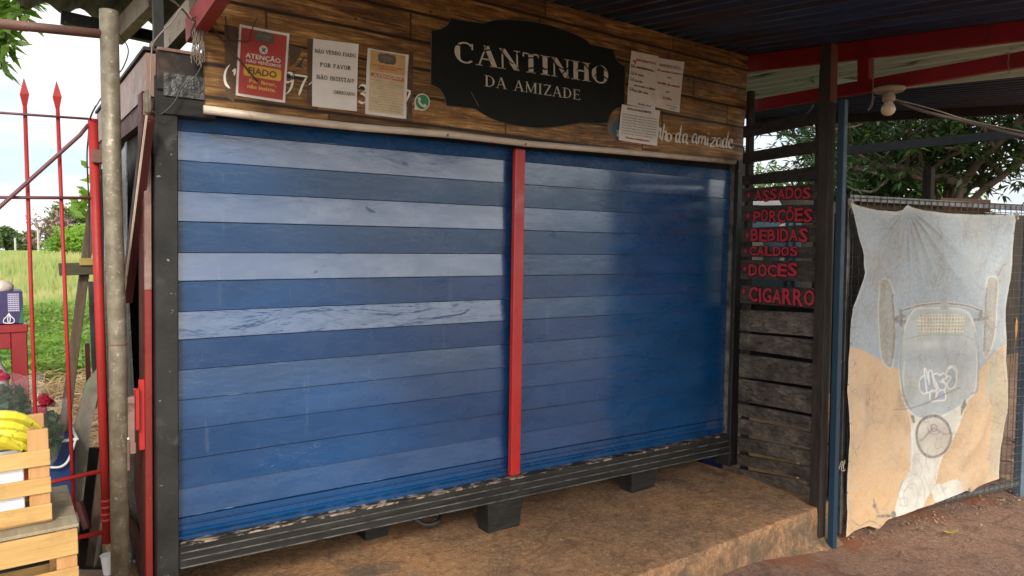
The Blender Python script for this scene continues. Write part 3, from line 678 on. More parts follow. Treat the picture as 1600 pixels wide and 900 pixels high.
L([(1133,219),(1129,217),(1126,223),(1127,230),(1132,227),(1134,219)], [(1134,219),(1132,228),(1135,231)])          # a
L([(1143,219),(1138,219),(1136,226),(1138,232),(1142,229)], [(1147,206),(1144,219),(1142,229),(1144,233)])          # d
L([(1147,226),(1152,223),(1150,219),(1147,223),(1147,230),(1151,233),(1155,229)], w=3.4)                            # e
m.v = [(v[0]-.006*0, v[1], v[2]) for v in m.v]
m.build('painted_handwriting', M['brush_white'], FB)
# chat sticker: green speech bubble with a handset
def circ(cx, cy, rx, ry, n=28): return [(cx+rx*math.cos(2*math.pi*k/n), cy+ry*math.sin(2*math.pi*k/n)) for k in range(n)]
def flat(poly, dy, name, mat, parent): return MB().add([fpt(a, b, dy) for a, b in poly], [tuple(range(len(poly)))]).build(name, mat, parent)
bub = flat(circ(659.5, 159.5, 12.2, 13.6)+[], .0015, 'chat_sticker', M['letter_cream'], FB)
flat([(648,163),(647.5,171.5),(657,171.5)], .0017, 'bubble_tail', M['letter_cream'], bub)
flat(circ(659.8, 159.3, 10.2, 11.4), .0025, 'green_disc', ink('sticker_green', (.03,.22,.075)), bub)
m = MB(); brush(m, [(655,154),(655.5,160),(660,165),(665,167)], 3.2, dy=.0035, taper=False, minw=.8); brush(m, [(654,152.5),(656.5,156.5)], 4.2, dy=.004, taper=False, minw=1); brush(m, [(662,163.5),(666,167)], 4.4, dy=.004, taper=False, minw=1)
m.build('handset', M['letter_cream'], bub)
# blue-green crest half hidden by the notice
flat(circ(966, 199, 17, 19), .0012, 'crest_ring', ink('crest_tan', (.17,.12,.07)), FB)
flat(circ(969, 202, 13.5, 15), .0020, 'crest_disc', ink('crest_blue', (.05,.10,.15)), FB)
m = MB(); brush(m, [(963,206),(968,203),(965,211),(970,214)], 3, dy=.003); m.build('crest_mark', M['letter_cream'], FB)
# wood nail marks and leftover tape on the board
for poly in (((350,38),(372,42),(366,160),(352,150)), ((452,70),(474,76),(462,98),(452,104)), ((480,60),(492,62),(489,166),(480,160)), ((640,80),(646,81),(644,186),(636,184))):
    flat(poly, .0008, 'tape_residue', M['tape'], FB)
flat([(462,104),(478,86),(470,102),(476,108)], .0016, 'torn_scrap', M['letter_dark'], FB)

# ------------------------------------------------------------------ notices
def paperq(quad, name, label, cat, mat=None, dy=.006, curl=.004):
    """sheet of paper on the board with slightly curled edges"""
    a, b, c, d = [fpt(x, y, dy) for x, y in quad]   # tl tr br bl
    P = []; n = 12
    for j in range(n+1):
        v = j/n; row = []
        for i in range(n+1):
            u = i/n; p = a.lerp(b, u).lerp(d.lerp(c, u), v)
            e = max(0, abs(2*u-1)-.7)*max(0, abs(2*v-1)-.5)*curl*6; row.append(p + Vector((0, -e - .0007*abs(noise.noise((u*5, v*5, quad[0][0]))), 0)))
        P.append(row)
    o = MB().grid(P[::-1]).build(name, mat or M['paper'], label=label, cat=cat, smooth=True); return o
def qf(quad, dy):
    """frame of the sheet: f(u,v) with v downwards"""
    a, b, c, d = [fpt(x, y, dy) for x, y in quad]
    return lambda u, v: a.lerp(b, u).lerp(d.lerp(c, u), v)
def qtext(mb, f, tx, u0, u1, v, h):
    O, E = f(u0, v), f(u1, v); U = E-O; W = U.length; U.normalize(); V = (f(u0, 0)-f(u0, 1)); Hh = V.length*h; V.normalize()
    place(mb, tx, O, U, V, W, Hh)
def qpoly(f, poly): return MB().add([f(u, v) for u, v in poly], [tuple(range(len(poly)))])
def rrect(u0, v0, u1, v1, ru, rv, n=5):
    P = []
    for cu_, cv, a0 in ((u1-ru, v0+rv, -90), (u1-ru, v1-rv, 0), (u0+ru, v1-rv, 90), (u0+ru, v0+rv, 180)):
        for k in range(n+1): a = R(a0+90*k/n); P.append((cu_+ru*math.cos(a), cv+rv*math.sin(a)))
    return P
badge = [(.0,.22),(.07,.18),(.10,.05),(.3,.08),(.5,0),(.7,.08),(.9,.05),(.93,.18),(1,.22),(1,.78),(.93,.82),(.9,.95),(.7,.92),(.5,1),(.3,.92),(.10,.95),(.07,.82),(0,.78)]
def put_badge(f1, f2, u0, v0, u1, v1, parent, mat):
    qpoly(f1, [(u0+(u1-u0)*a, v0+(v1-v0)*b) for a, b in badge]).build('badge', mat, parent)
    m = MB(); qtext(m, f2, serif_text('CANTINHO'), u0+(u1-u0)*.15, u1-(u1-u0)*.15, v0+(v1-v0)*.55, (v1-v0)*.25); qtext(m, f2, serif_text('DA AMIZADE'), u0+(u1-u0)*.28, u1-(u1-u0)*.28, v0+(v1-v0)*.75, (v1-v0)*.13)
    m.build('badge_words', M['badge_ink'], parent)
M['badge'] = ink('badge', (.12,.10,.075)); M['badge_ink'] = ink('badge_ink', (.30,.26,.20))
# red poster
q1 = ((374,38),(452,53),(445,161),(368,149))
P1 = paperq(q1, 'printed_notice', 'red printed notice with white border and a yellow FIADO bar, leftmost on the plank board', 'notice')
f1, f2, f3 = qf(q1, .0085), qf(q1, .0105), qf(q1, .0122)
M['poster_red'] = pm('poster_red', (.40,.050,.040), (.33,.045,.036), 12, .45, bmp=.2, bscale=14, chips=(.48,.16,.13), chth=(.66,.69), chscale=40)
qpoly(f1, [(.045,.035),(.955,.035),(.955,.962),(.045,.962)]).build('red_field', M['poster_red'], P1)
put_badge(f2, f3, .31, .03, .70, .20, P1, M['badge'])
cc = lambda u, v, r, k=.72: [(u + r*math.cos(2*math.pi*i/24), v + r*k*math.sin(2*math.pi*i/24)) for i in range(24)]
qpoly(f2, cc(.50, .295, .085)).build('white_disc', M['letter_cream'], P1)
m = MB(); m.add([f3(.455,.27),(f3(.475,.262)),f3(.545,.322),f3(.53,.33)], [(0,1,2,3)]); m.add([f3(.53,.262),f3(.55,.272),f3(.475,.33),f3(.458,.32)], [(0,1,2,3)]); m.build('cross', M['letter_dark'], P1)
m = MB(); qtext(m, f2, font_text('ATENÇÃO', .025), .15, .86, .44, .062); qtext(m, f2, font_text('NÃO VENDEMOS', .02), .17, .87, .505, .04); m.build('white_words', M['letter_cream'], P1)
qpoly(f2, rrect(.13, .535, .89, .70, .05, .035)).build('yellow_bar', ink('bar_yellow', (.62,.36,.05)), P1)
m = MB(); qtext(m, f3, font_text('FIADO', .03), .22, .80, .662, .09); m.build('bar_word', ink('brown_ink', (.16,.07,.03)), P1)
m = MB(); qtext(m, f2, font_text('Por favor,', .03), .25, .80, .785, .05); qtext(m, f2, font_text('não insista.', .03), .22, .80, .865, .05); m.build('yellow_words', M['letter_yellow'], P1)
# white notice
q2 = ((489,60),(560,69),(557,174),(487,166))
P2 = paperq(q2, 'printed_notice', 'white notice NÃO VENDO FIADO in black letters, right beside the red notice', 'notice')
f1 = qf(q2, .0085); m = MB(); sk = dict(T=.2, t=.13, sl=.11, sw=.10, gap=.09)
qtext(m, f1, serif_text('NÃO VENDO FIADO,', **sk), .04, .97, .205, .058); qtext(m, f1, serif_text('POR FAVOR', **sk), .16, .84, .40, .062)
qtext(m, f1, serif_text('NÃO INSISTA!!!', **sk), .09, .93, .585, .062); qtext(m, f1, serif_text('OBRIGADO', **sk), .47, .95, .775, .05)
m.build('black_words', M['letter_dark'], P2)
# orange headed notice
q3 = ((574,75),(638,86),(634,186),(570,178))
P3 = paperq(q3, 'printed_notice', 'small pale notice with an orange heading and badge, right next to the green chat sticker', 'notice')
f1, f2, f3 = qf(q3, .0085), qf(q3, .0105), qf(q3, .0122)
qpoly(f1, [(.08,.02),(.93,.02),(.93,.95),(.08,.95)]).build('cream_field', ink('cream_field', (.60,.47,.30)), P3)
qpoly(f2, [(.08,.02),(.93,.02),(.93,.33),(.08,.33)]).build('orange_head', ink('orange_head', (.56,.34,.13)), P3)
put_badge(f2 if 0 else qf(q3, .0115), qf(q3, .013), .26, .03, .70, .20, P3, M['badge'])
m = MB(); qtext(m, f3, font_text('AS REGRAS DA CASA', .02), .13, .87, .245, .022); qtext(m, f3, font_text('VENDAS FIADO', .02), .28, .73, .285, .022); m.build('heading_words', M['letter_red'], P3)
qpoly(f2, [(.10,.355),(.92,.37),(.92,.435),(.10,.41)]).build('orange_bar', ink('bar_orange', (.56,.16,.05)), P3)
m = MB(); qtext(m, f3, font_text('ATENÇÃO', .02), .16, .86, .408, .036); m.build('bar_word', M['letter_cream'], P3)
m = MB()
for i, (a, b) in enumerate(((.10,.75),(.2,.9),(.3,.7),(.25,.6),(.35,.9),(.2,.75),(.3,.8),(.1,.8),(.12,.92),(.25,.85),(.1,.93),(.12,.85))):
    v = .47 + i*.04; qtext(m, f2, font_text(['Atendemos com respeito', 'e amor ao nosso povo', 'aqui na feira'][i % 3], 0), a, b, v, .014)
m.build('small_print', ink('print_brown', (.22,.14,.09)), P3)
# right hand group of three
q4 = ((986,79),(1028,88),(1023,172),(979,163))
P4 = paperq(q4, 'printed_notice', 'Só vendemos sheet, upper left of the three overlapping notices', 'notice')
f1 = qf(q4, .0085); m = MB(); qtext(m, f1, font_text('INFORMATIVO', .03), .22, .95, .165, .04); m.build('red_words', M['letter_red'], P4)
m = MB(); brush(m, [(989,94),(993,97),(991,101)], 2.6, dy=.0086); m.build('red_emblem', M['letter_red'], P4)
m = MB()
for s_, a, b, v, h in (('Só vendemos...', .04, .94, .30, .052), ('À vista', .2, .52, .43, .04), ('Cartão', .2, .5, .55, .038), ('de crédito e débito', .22, .98, .635, .034), ('Pix QR code', .2, .72, .735, .036), ('Grata, Rosi', .4, .85, .96, .03)): qtext(m, f1, font_text(s_, .025), a, b, v, h)
m.build('black_words', M['letter_dark'], P4)
m = MB()
for v in (.415, .53, .715):
    for a, b in (((.06, v-.035), (.17, v-.03)), ((.06, v+.01), (.17, v+.015)), ((.06, v-.035), (.06, v+.01)), ((.17, v-.03), (.17, v+.015)), ((.08, v-.01), (.11, v+.005)), ((.11, v+.005), (.19, v-.045))):
        m.tube([f1(*a), f1(*b)], .0009, 4)
m.build('tick_boxes', M['letter_dark'], P4)
q5 = ((1027,90),(1069,97),(1061,176),(1022,167))
P5 = paperq(q5, 'printed_notice', 'ABRIREMOS opening hours sheet, upper right of the three overlapping notices', 'notice', dy=.007)
f1 = qf(q5, .0095); m = MB(); qtext(m, f1, serif_text('ABRIREMOS:', T=.17, t=.08, gap=.08), .08, .94, .165, .06); qtext(m, f1, font_text('das', .02), .42, .58, .37, .035); qtext(m, f1, font_text('às', .02), .42, .54, .66, .035); qtext(m, f1, font_text('Domingos', .01), .48, .9, .92, .024); qtext(m, f1, font_text('fecha', .01), .6, .82, .965, .022)
m.build('black_words', M['letter_dark'], P5)
m = MB(); qtext(m, f1, font_text('De segunda à Domingo', .03), .04, .96, .265, .042); qtext(m, f1, font_text('10.00h da manhã', .03), .08, .93, .52, .048); qtext(m, f1, font_text('22:00h.', .02), .3, .68, .80, .048); m.build('red_words', M['letter_red'], P5)
q6 = ((971,163),(1031,173),(1026,228),(966,219))
P6 = paperq(q6, 'printed_notice', 'death notice with a red last line, lowest of the three overlapping notices', 'notice', dy=.010)
f1 = qf(q6, .0125); m = MB(); qtext(m, f1, font_text('NOTA DE FALECIMENTO', .03), .16, .78, .12, .055)
for i in range(8): qtext(m, f1, font_text(['Com pesar informamos o falecimento', 'de nosso amigo e de toda a familia que'][i % 2], .01), .06, .95 if i < 7 else .85, .27 + i*.075, .036)
m.build('small_print', M['letter_dark'], P6)
m = MB(); qtext(m, f1, font_text('Nossos sentimentos', .04), .18, .80, .92, .06); m.build('red_words', M['letter_red'], P6)
# ------------------------------------------------------------------ canopy over the kiosk
CN = empty('canopy', (3.62, -.72, 0), 'dark blue corrugated canopy with dark red trusses over the kiosk front', 'canopy')
def rz_(y): return 2.828 + .111*y
def corr(x0, x1, y0, y1, zf, pitch=.085, amp=.011, ny=5, per=8, trap=False):
    n = int((x1-x0)/pitch*per); xs = np.linspace(x0, x1, n+1); P = []
    for y in np.linspace(y0, y1, ny):
        row = []
        for i, x in enumerate(xs):
            s = math.sin(2*math.pi*i/per)
            if trap: s = max(-1, min(1, s*1.8))
            row.append((x, y, zf(x, y) + amp*s + .004*noise.noise((x*2, y*2, 1))))
        P.append(row)
    return MB().grid(P)
corr(.40, 2.32, -3.6, .9, lambda x, y: rz_(y)+.012, .105, .016, 8, 8, True).build('roof_sheet', M['roof_dark'], CN)  # both sheets extended unseen past the camera to shade the upper shutter
corr(2.28, 3.97, -3.6, .9, lambda x, y: rz_(y), .105, .014, 8, 8, True).build('roof_sheet', M['roof_dark'], CN)
corr(.06, .92, .16, 1.62, lambda x, y: 2.84, .15, .022, 8, 8).build('edge_sheet', M['roof_moss'], CN)
XT = 3.90
def tz(p): return Vector((XT, p.y, p.z))
def chord(y0a, y0b, y1a, y1b, name='truss_chord', mat='red_dark'):
    a = at(1165, (y0a+y0b)/2, x=XT); b = at(1600, (y1a+y1b)/2, x=XT); b2 = a + (b-a)*1.25
    ha = (at(1165, y0a, x=XT)-at(1165, y0b, x=XT)).length; a2 = a + (a-b)*.25
    return MB().beam((a2.x, a2.y, a2.z), (b2.x, b2.y, b2.z), .04, ha*.92).build(name, M[mat], CN, bevel=.003)
chord(87, 114, 35, 59); chord(158, 177, 81, 105)
ua, ub = at(1352, 82, x=XT-.005), at(1352, 128, x=XT-.005)
MB().beam((ua.x, ua.y, ua.z), (ub.x, ub.y, ub.z), .05, .062, up=(0,1,0)).build('truss_strut', M['red_dark'], CN)
MB().beam(at(1364, 90, x=XT-.035), at(1364, 124, x=XT-.035), .006, .012).build('strut_edge', M['pink_rust_sheen'], CN)
MB().beam((.45, -3.55, rz_(-3.55)-.05), (XT, -3.55, rz_(-3.55)-.05), .04, .06).build('purlin', M['red_dark'], CN)  # at the extended, unseen front edge
MB().beam((.66, .25, rz_(.25)-.045), (XT, .25, rz_(.25)-.045), .04, .05).build('purlin', M['red_dark'], CN)
# left truss
MB().beam(at(300, 50, x=.62), at(385, -75, x=.62), .045, .085).build('truss_chord', pm('red_white', (.30,.022,.02), (.20,.018,.018), 5, .4, chips=(.45,.36,.32), chth=(.58,.64), chscale=9), CN)
MB().beam(at(95, 27, y=1.5), at(275, 66, y=1.5), .05, .06).build('purlin', M['black_paint'], CN)
M['flaky'] = pm('flaky', (.30,.25,.20), (.20,.16,.12), 7, .6, bmp=.5, spots=(.11,.07,.05), sscale=9, sth=(.56,.64))
MB().beam(ad(242, -6, 3.15), ad(183, 54, 3.8), .05, .10).build('rafter', M['flaky'], CN)
MB().beam(ad(306, 18, 2.72), ad(243, 88, 3.2), .05, .10).build('rafter', M['flaky'], CN)
MB().beam(ad(246, -12, 2.62), ad(247.5, 76, 2.6), .033, .033, up=(0,1,0)).build('hanger_post', M['black_paint'], CN)
# posts
pw = at(1282, 851, z=0); pb = at(1300, 857, z=0); pw.x += .0
MB().box((pw.x-.036, pw.y-.012, -.02), (pw.x+.026, pw.y+.05, at(1296, 66, x=pw.x-.03).z)).build('timber_post', M['dark_timber'], CN, bevel=.004)
bq = MB(); bt = at(1313, 156, x=pb.x).z; bq.box((pb.x-.016, pb.y-.016, -.02), (pb.x+.020, pb.y+.020, bt)); bq.build('blue_post', M['blue_post'], CN, bevel=.003)
TOPW = at(1296, 66, x=pw.x-.03).z
MB().box((pw.x-.037, pw.y-.014, at(1296, 160, x=pw.x-.03).z), (pw.x+.027, pw.y-.0125, TOPW-.01)).build('post_cleat', woodmat('cleat', (.16,.055,.03), (.08,.03,.02), 'z', 1, .7, .4), CN)

# second roof, to the right of the truss
C2 = empty('side_canopy', (7.2, 2.2, 0), 'lower corrugated roof beyond the red truss, pale green sheets then dark ones', 'roof')
def r2(x, y): return 2.80 + .02*y
def edge2(y): return 5.7 + (1.28-y)*.61
def skewed(t0, t1, dz, pitch, amp, mat, name):
    per = 8; n = int((t1-t0)*2.9/pitch*per); P = []
    for y in np.linspace(-2.4, 1.3, 8):
        row = []
        for i in range(n+1):
            t_ = t0+(t1-t0)*i/n; s_ = max(-1, min(1, 1.8*math.sin(2*math.pi*i/per))); x = 3.99 + t_*(edge2(y)-3.99); row.append((x, y, r2(x, y)+dz+amp*s_))
        P.append(row)
    MB().grid(P).build(name, M[mat], C2)
skewed(0, .53, 0, .18, .055, 'roof_green', 'green_roof_sheet'); skewed(.52, 1, -.02, .10, .014, 'roof_dark', 'dark_roof_sheet')
MB().beam((edge2(1.3), 1.3, 2.76), (edge2(-2.4), -2.4, 2.70), .05, .08).build('eave_beam', M['dark_timber'], C2)
MB().beam(at(1242, 122, y=.1), at(1345, 132, x=4.4), .03, .05).build('roof_brace', M['roof_green'], C2)
MB().box((5.95, .70, 0), (6.03, .78, 2.75)).build('timber_post', M['dark_timber'], C2)

# ------------------------------------------------------------------ slatted side wall with the painted list
PL = at(1151, 736, z=.21); PR = Vector((pw.x-.02, pw.y+.05, .21)); PL = Vector((PL.x, min(PL.y, .0), .21))
sn = (PR-PL).cross(Vector((0,0,1))).normalized()
if sn.dot(CAM-PL) < 0: sn = -sn
SW = empty('slatted_wall', PL.lerp(PR, .5), 'wall of dark weathered slats painted with a red list of foods, right of the kiosk', 'slatted wall')
PLN = (PL, sn); sd_dir = (PR-PL).normalized(); SWL = (PR-PL).length
slats = [(199,217,173,192,None),(240,257,218,237,None),(276,290,258,281,None),(295,315,287,311,('ASSADOS',(1179,313),(1268,309.5),15.5,(1170,305),4.2)),
 (322,346,319,349,('PORÇÕES',(1177,346.5),(1270,346),17.5,(1169,337),4.6)),(357,378.5,350,378,('BEBIDAS',(1173,377),(1263,376),17.5,(1167.5,367.5),4.4)),
 (385,401,386,404,('CALDOS',(1171,399),(1248,400.5),13.5,(1165,392),3.8)),(406,436,408,441,('DOCES',(1170,430),(1247,432),18.5,(1163.5,420.5),4.2)),
 (445,473,451,483,('CIGARRO',(1170,470),(1274,478),21,(1162,455.5),4.6)),(484,516,490,528,None),(520,545,533,564,None),(552,588,571,607,None),(591,626,613,651,None),
 (630,649,656,675,None),(654,677,681,706,None),(682,704,710,733,None),(710,727,736,756,None),(733,745,759,783,None)]
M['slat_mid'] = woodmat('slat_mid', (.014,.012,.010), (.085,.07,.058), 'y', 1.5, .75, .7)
M['word_red'] = pm('word_red', (.46,.030,.050), (.36,.025,.040), 30, .55, bmp=.2, chips=(.10,.03,.03), chth=(.60,.66), chscale=60)
M['word_halo'] = pm('word_halo', (.012,.004,.004), (.02,.005,.005), 20, .7, spec=.1)
def sp(px, py, d=0): return at(px, py, plane=(PL+sn*d, sn))
for i, (a0, a1, b0, b1, word) in enumerate(slats):
    za0, za1, zb0_, zb1_ = sp(1153, a0).z, sp(1153, a1).z, sp(1283, b0).z, sp(1283, b1).z
    A, B = PL - sd_dir*.0, PR; th = sn*.02; tw = .003*random.uniform(-1, 1)
    vs = []
    for off in (Vector((0,0,0)), -th):
        vs += [Vector((A.x, A.y, za1))+off, Vector((B.x, B.y, zb1_))+off, Vector((B.x, B.y, zb0_))+off+sn*tw, Vector((A.x, A.y, za0))+off+sn*tw]
    m = MB().add(vs, [(0,1,2,3),(7,6,5,4),(0,4,5,1),(1,5,6,2),(2,6,7,3),(3,7,4,0)])
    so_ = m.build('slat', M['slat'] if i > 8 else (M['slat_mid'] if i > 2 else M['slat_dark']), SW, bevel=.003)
    if word:
        s_, p0, p1, h, bl, br = word
        for bold, dd, mt in ((.065, .0035, 'word_halo'), (.03, .005, 'word_red')):
            m = MB(); a, b = sp(*p0, dd), sp(*p1, dd); U = (b-a); W = U.length; U.normalize(); V = sn.cross(U)
            if V.z < 0: V = -V
            top = sp(p0[0], p0[1]-h, dd); Hh = (top-a).length
            tx = font_text(s_, bold, 1.0 if bold < .05 else 1.0)
            rs = random.Random(i); n_ = len(s_); wd = [1.0 if ch not in 'I' else .45 for ch in s_]; tot = sum(wd); xx = 0
            for ci, ch in enumerate(s_):
                lw = W*wd[ci]/tot; tx = font_text(ch, bold); jx, jy, jr, js = rs.uniform(-.001, .001), rs.uniform(-.003, .003), rs.uniform(-.09, .09), rs.uniform(.92, 1.08)
                k = lw*(.93 if bold < .05 else .99)/tx[1]
                if ch == 'I': jx += lw/2 - .5*tx[1]*Hh*1.15; k = Hh*1.15
                for pl in tx[0]:
                    m.add([a + U*(xx + jx + p.x*k - p.y*Hh*jr*.6) + V*(jy + p.y*Hh*js + p.x*k*jr) for p in pl], [tuple(range(len(pl)))])
                xx += lw
            n = 14; c_ = sp(*bl, dd); r_ = br*.0038*(1.2 if bold > .05 else 1)
            m.add([c_ + U*(r_*.8*math.cos(2*math.pi*q/n)) + V*(r_*math.sin(2*math.pi*q/n)) for q in range(n)], [tuple(range(n))])
            m.build('painted_word' if bold < .05 else 'word_outline', M[mt], so_)  # dark painted outline under each red letter
for t_ in (.03, .5, .97):
    c = PL.lerp(PR, t_) - sn*.04
    MB().beam((c.x, c.y, .21), (c.x, c.y, 2.55), .035, .035, up=sd_dir).build('batten', M['dark_timber'], SW) if t_ != .5 else None

# clutter behind the slats
q0, q1 = PL - sn*.07 + sd_dir*.02, PL - sn*.07 + sd_dir*SWL*.70
MB().prism([(q0.x, q0.y, .215), (q1.x, q1.y, .215), (q1.x, q1.y, .41), (q0.x, q0.y, .41)], -sn*.02).build('lit_ground_strip', pm('lit_ground_tan', (.75,.47,.22), (.60,.36,.16), 9, .8), label='tan strip in place of sunlit ground, showing through the two lowest gaps of the slatted wall', cat='board')  # added strip; its bright colour stands in for sunlit earth behind
q = MB().box((4.10, .20, 1.36), (4.86, .36, 1.97)); 
bl = MB().box((4.12, .2, 1.20), (4.84, .42, 1.90)).build('shelf_unit', pm('shelf_blue', (.055,.17,.24), (.045,.14,.20), 5, .45), label='blue painted shelf unit half hidden behind the slatted wall, between the painted words', cat='shelf unit', bevel=.004)
for (px, py0, py1, w_) in ((1183, 372, 384, 17), (1222, 345, 358, 8), (1183, 398, 412, 17), (1222, 400, 412, 6)):
    a, b = at(px-w_/2, py0, y=.197), at(px+w_/2, py1, y=.197); MB().box((a.x, .195, a.z), (b.x, .199, b.z)).build('white_label', M['paper'], bl)
for px in (1231, 1242):
    a = at(px, 345, y=.197); MB().box((a.x-.01, .19, 1.22), (a.x+.01, .199, 1.88)).build('dark_upright', ink('shelf_dark', (.02,.05,.08)), bl)
a, b = at(1160, 322, y=.5), at(1246, 322, y=.5)
MB().prism([(4.2, .5, 1.93), (5.05, .5, 1.93), (4.95, .5, 2.03), (4.2, .5, 2.0)], (0,.4,0)).build('plastic_cover', M['white_plastic'], label='white plastic sheet lying on the shelf unit behind the painted word ASSADOS', cat='plastic sheet')
dk = MB().box((4.05, -.40, .52), (4.08, .12, 1.25)); dk.build('shade_backing', M['dark_void'], label='black board added for the shade behind the lower slats of the painted wall', cat='board')  # added sheet; its black stands in for shade between the lower slats
MB().box((4.3, -.4, 0), (5.75, -.36, 1.82)).build('backdrop', M['dark_void'], label='black tarpaulin added for the shade behind the wire fence and its banner', cat='backdrop')  # added sheet; its black stands in for shade behind the mesh
MB().box((5.7, 1.4, 0), (14.5, 1.45, 2.1)).build('dark_boards', M['dark_timber'], label='tall dark boards added to darken the view behind the brick pile', cat='dark boards')  # added to keep the view past the mesh dark
MB().box((4.3, .7, 0), (4.34, 3.2, 1.3)).build('dark_boards', M['dark_timber'], label='dark timber boards added to darken the gaps behind the slatted wall', cat='dark boards')  # added dark backing for the view between the slats

# ------------------------------------------------------------------ wire fence with the banner
F0 = at(1311, 838, z=0); F1 = at(1592, 772, z=0); fdir = (F1-F0).normalized(); fn = fdir.cross(Vector((0,0,1))).normalized()
if fn.dot(CAM-F0) < 0: fn = -fn
FPn = (F0, fn)
FE = empty('wire_fence', F0.lerp(F1, .5), 'steel framed wire mesh fence with a faded banner tied on, right of the blue post', 'fence')
zt0, zt1 = at(1318, 309, plane=FPn).z, at(1592, 326, plane=FPn).z; FLn = (F1-F0).length
up = Vector((0,0,1))
MB().beam(F0 + up*.02, F0 + up*zt0, .022, .03, up=fn).build('frame_post', M['steel'], FE, bevel=.002)
MB().beam(F0 + up*zt0, F1 + up*zt1 + fdir*.5, .03, .035).build('top_rail', M['steel'], FE, bevel=.002)
MB().beam(F1 - up*.02 , F1 + up*(zt1), .05, .05, up=fn).build('end_post', pm('post_bluegrey', (.10,.14,.18), (.07,.10,.14), 8, .45, chips=(.25,.2,.17), chth=(.64,.70)), FE, bevel=.003)
MB().beam(F0 + up*.08, F1 + up*.08, .02, .02).build('bottom_rail', M['steel'], FE)
m = MB(); k = 0; pitch = .053
for i in range(int((FLn+.5)/pitch)):
    p = F0 + fdir*(.025+i*pitch) + fn*.018; m.tube([p + up*.05, p + up*(zt0 + (zt1-zt0)*min(1, i*pitch/FLn) + .012)], .0021, 5, False)
for j in range(int(zt0/pitch)):
    z = .07 + j*pitch; m.tube([F0 + up*z + fn*.022, F1 + fdir*.5 + up*z + fn*.022], .0021, 5, False)
m.build('wire_mesh', M['wire'], FE)
for (px, py) in ((1330, 320), (1310, 566), (1316, 727), (1588, 338)):
    c = at(px, py, plane=(F0+fn*.03, fn)); r_ = random.Random(px); m = MB()
    for q in range(3):
        pts = [c + Vector((r_.uniform(-.02, .02), r_.uniform(-.015, .015), r_.uniform(-.03, .03))) for _ in range(6)]
        m.tube(catmull(pts, 4), .0022, 5)
    m.build('wire_tie', M['wire'] if q == 9 else M['cream'], FE)
c = at(1303, 572, plane=(F0+fn*.04, fn))
m = MB(); 
for q in range(5):
    a_ = math.pi*q; cc_ = c + Vector((.012, 0, -.03*q - .01)); ringp = [cc_ + (fdir*math.cos(t) if q % 2 else fn*math.cos(t))*.009 + up*math.sin(t)*.018 for t in np.linspace(0, 2*math.pi, 10)]
    m.tube(ringp, .003, 5, False)
m.build('chain', M['steel'], label='short steel chain hanging from the blue post where the wire fence is tied', cat='chain')
# things behind the mesh
bd = [at(1470, 309, plane=(F0-fn*.08, fn)), at(1548, 312, plane=(F0-fn*.08, fn)), at(1548, 332, plane=(F0-fn*.08, fn)), at(1470, 332, plane=(F0-fn*.08, fn))]
MB().prism(bd[::-1], -fn*.02).build('rusty_board', pm('rust_board', (.20,.085,.035), (.12,.05,.025), 7, .75, bmp=.4), label='rusty brown board edge showing above the top rail of the wire fence', cat='board')
MB().beam(at(1340, 320, plane=(F0-fn*.07, fn)), at(1470, 324, plane=(F0-fn*.07, fn)), .02, .06).build('brown_batten', M['old_wood'], label='brown batten behind the fence top, left of the rusty board', cat='batten')
MB().beam(at(1318, 236, y=1.2), at(1640, 204, y=-.1), .05, .09).build('timber_rail', pm('rail_grey', (.006,.007,.008), None, 6, .9, spec=.1), label='dark grey rail crossing in front of the trees behind the fence', cat='rail')
MB().beam(at(1160, 285, y=1.4), at(1300, 262, y=.6), .05, .05).build('timber_rail', M['dark_timber'], label='dark rail seen through the open slats at the top of the slatted wall', cat='rail')

# banner: faded vehicle artwork hung upside down, painted per vertex of the cloth
def interp(pts, t): xs, ys = zip(*pts); return np.interp(t, xs, ys)
nu, nv = 250, 400
Lx = [(318,1330),(360,1337),(400,1343),(425,1342),(455,1332),(480,1325),(510,1327),(540,1328),(575,1324),(610,1320),(700,1321),(760,1323),(800,1324),(837,1319)]
Rx = [(335,1586),(345,1588),(362,1586),(400,1581),(450,1576),(500,1572),(560,1571),(600,1574),(640,1573),(665,1567),(700,1562),(748,1561)]
Ty = [(0,318),(.15,328),(.27,331),(.31,328),(.345,320),(.375,324),(.45,329),(.6,333.5),(.75,335.5),(1,335.5)]
By = [(0,838),(.08,829),(.16,822),(.22,826),(.28,812),(.36,806),(.46,796),(.58,789),(.7,775),(.78,766),(.82,769),(.86,762),(1,748)]
U = np.linspace(0, 1, nu); V = np.linspace(0, 1, nv)
UU, VV = np.meshgrid(U, V)
T_, B_ = interp(Ty, UU), interp(By, UU); PY = T_ + (B_-T_)*VV
LX = interp(Lx, 318 + (837-318)*VV); RX = interp(Rx, 335 + (748-335)*VV); PX = LX + (RX-LX)*UU
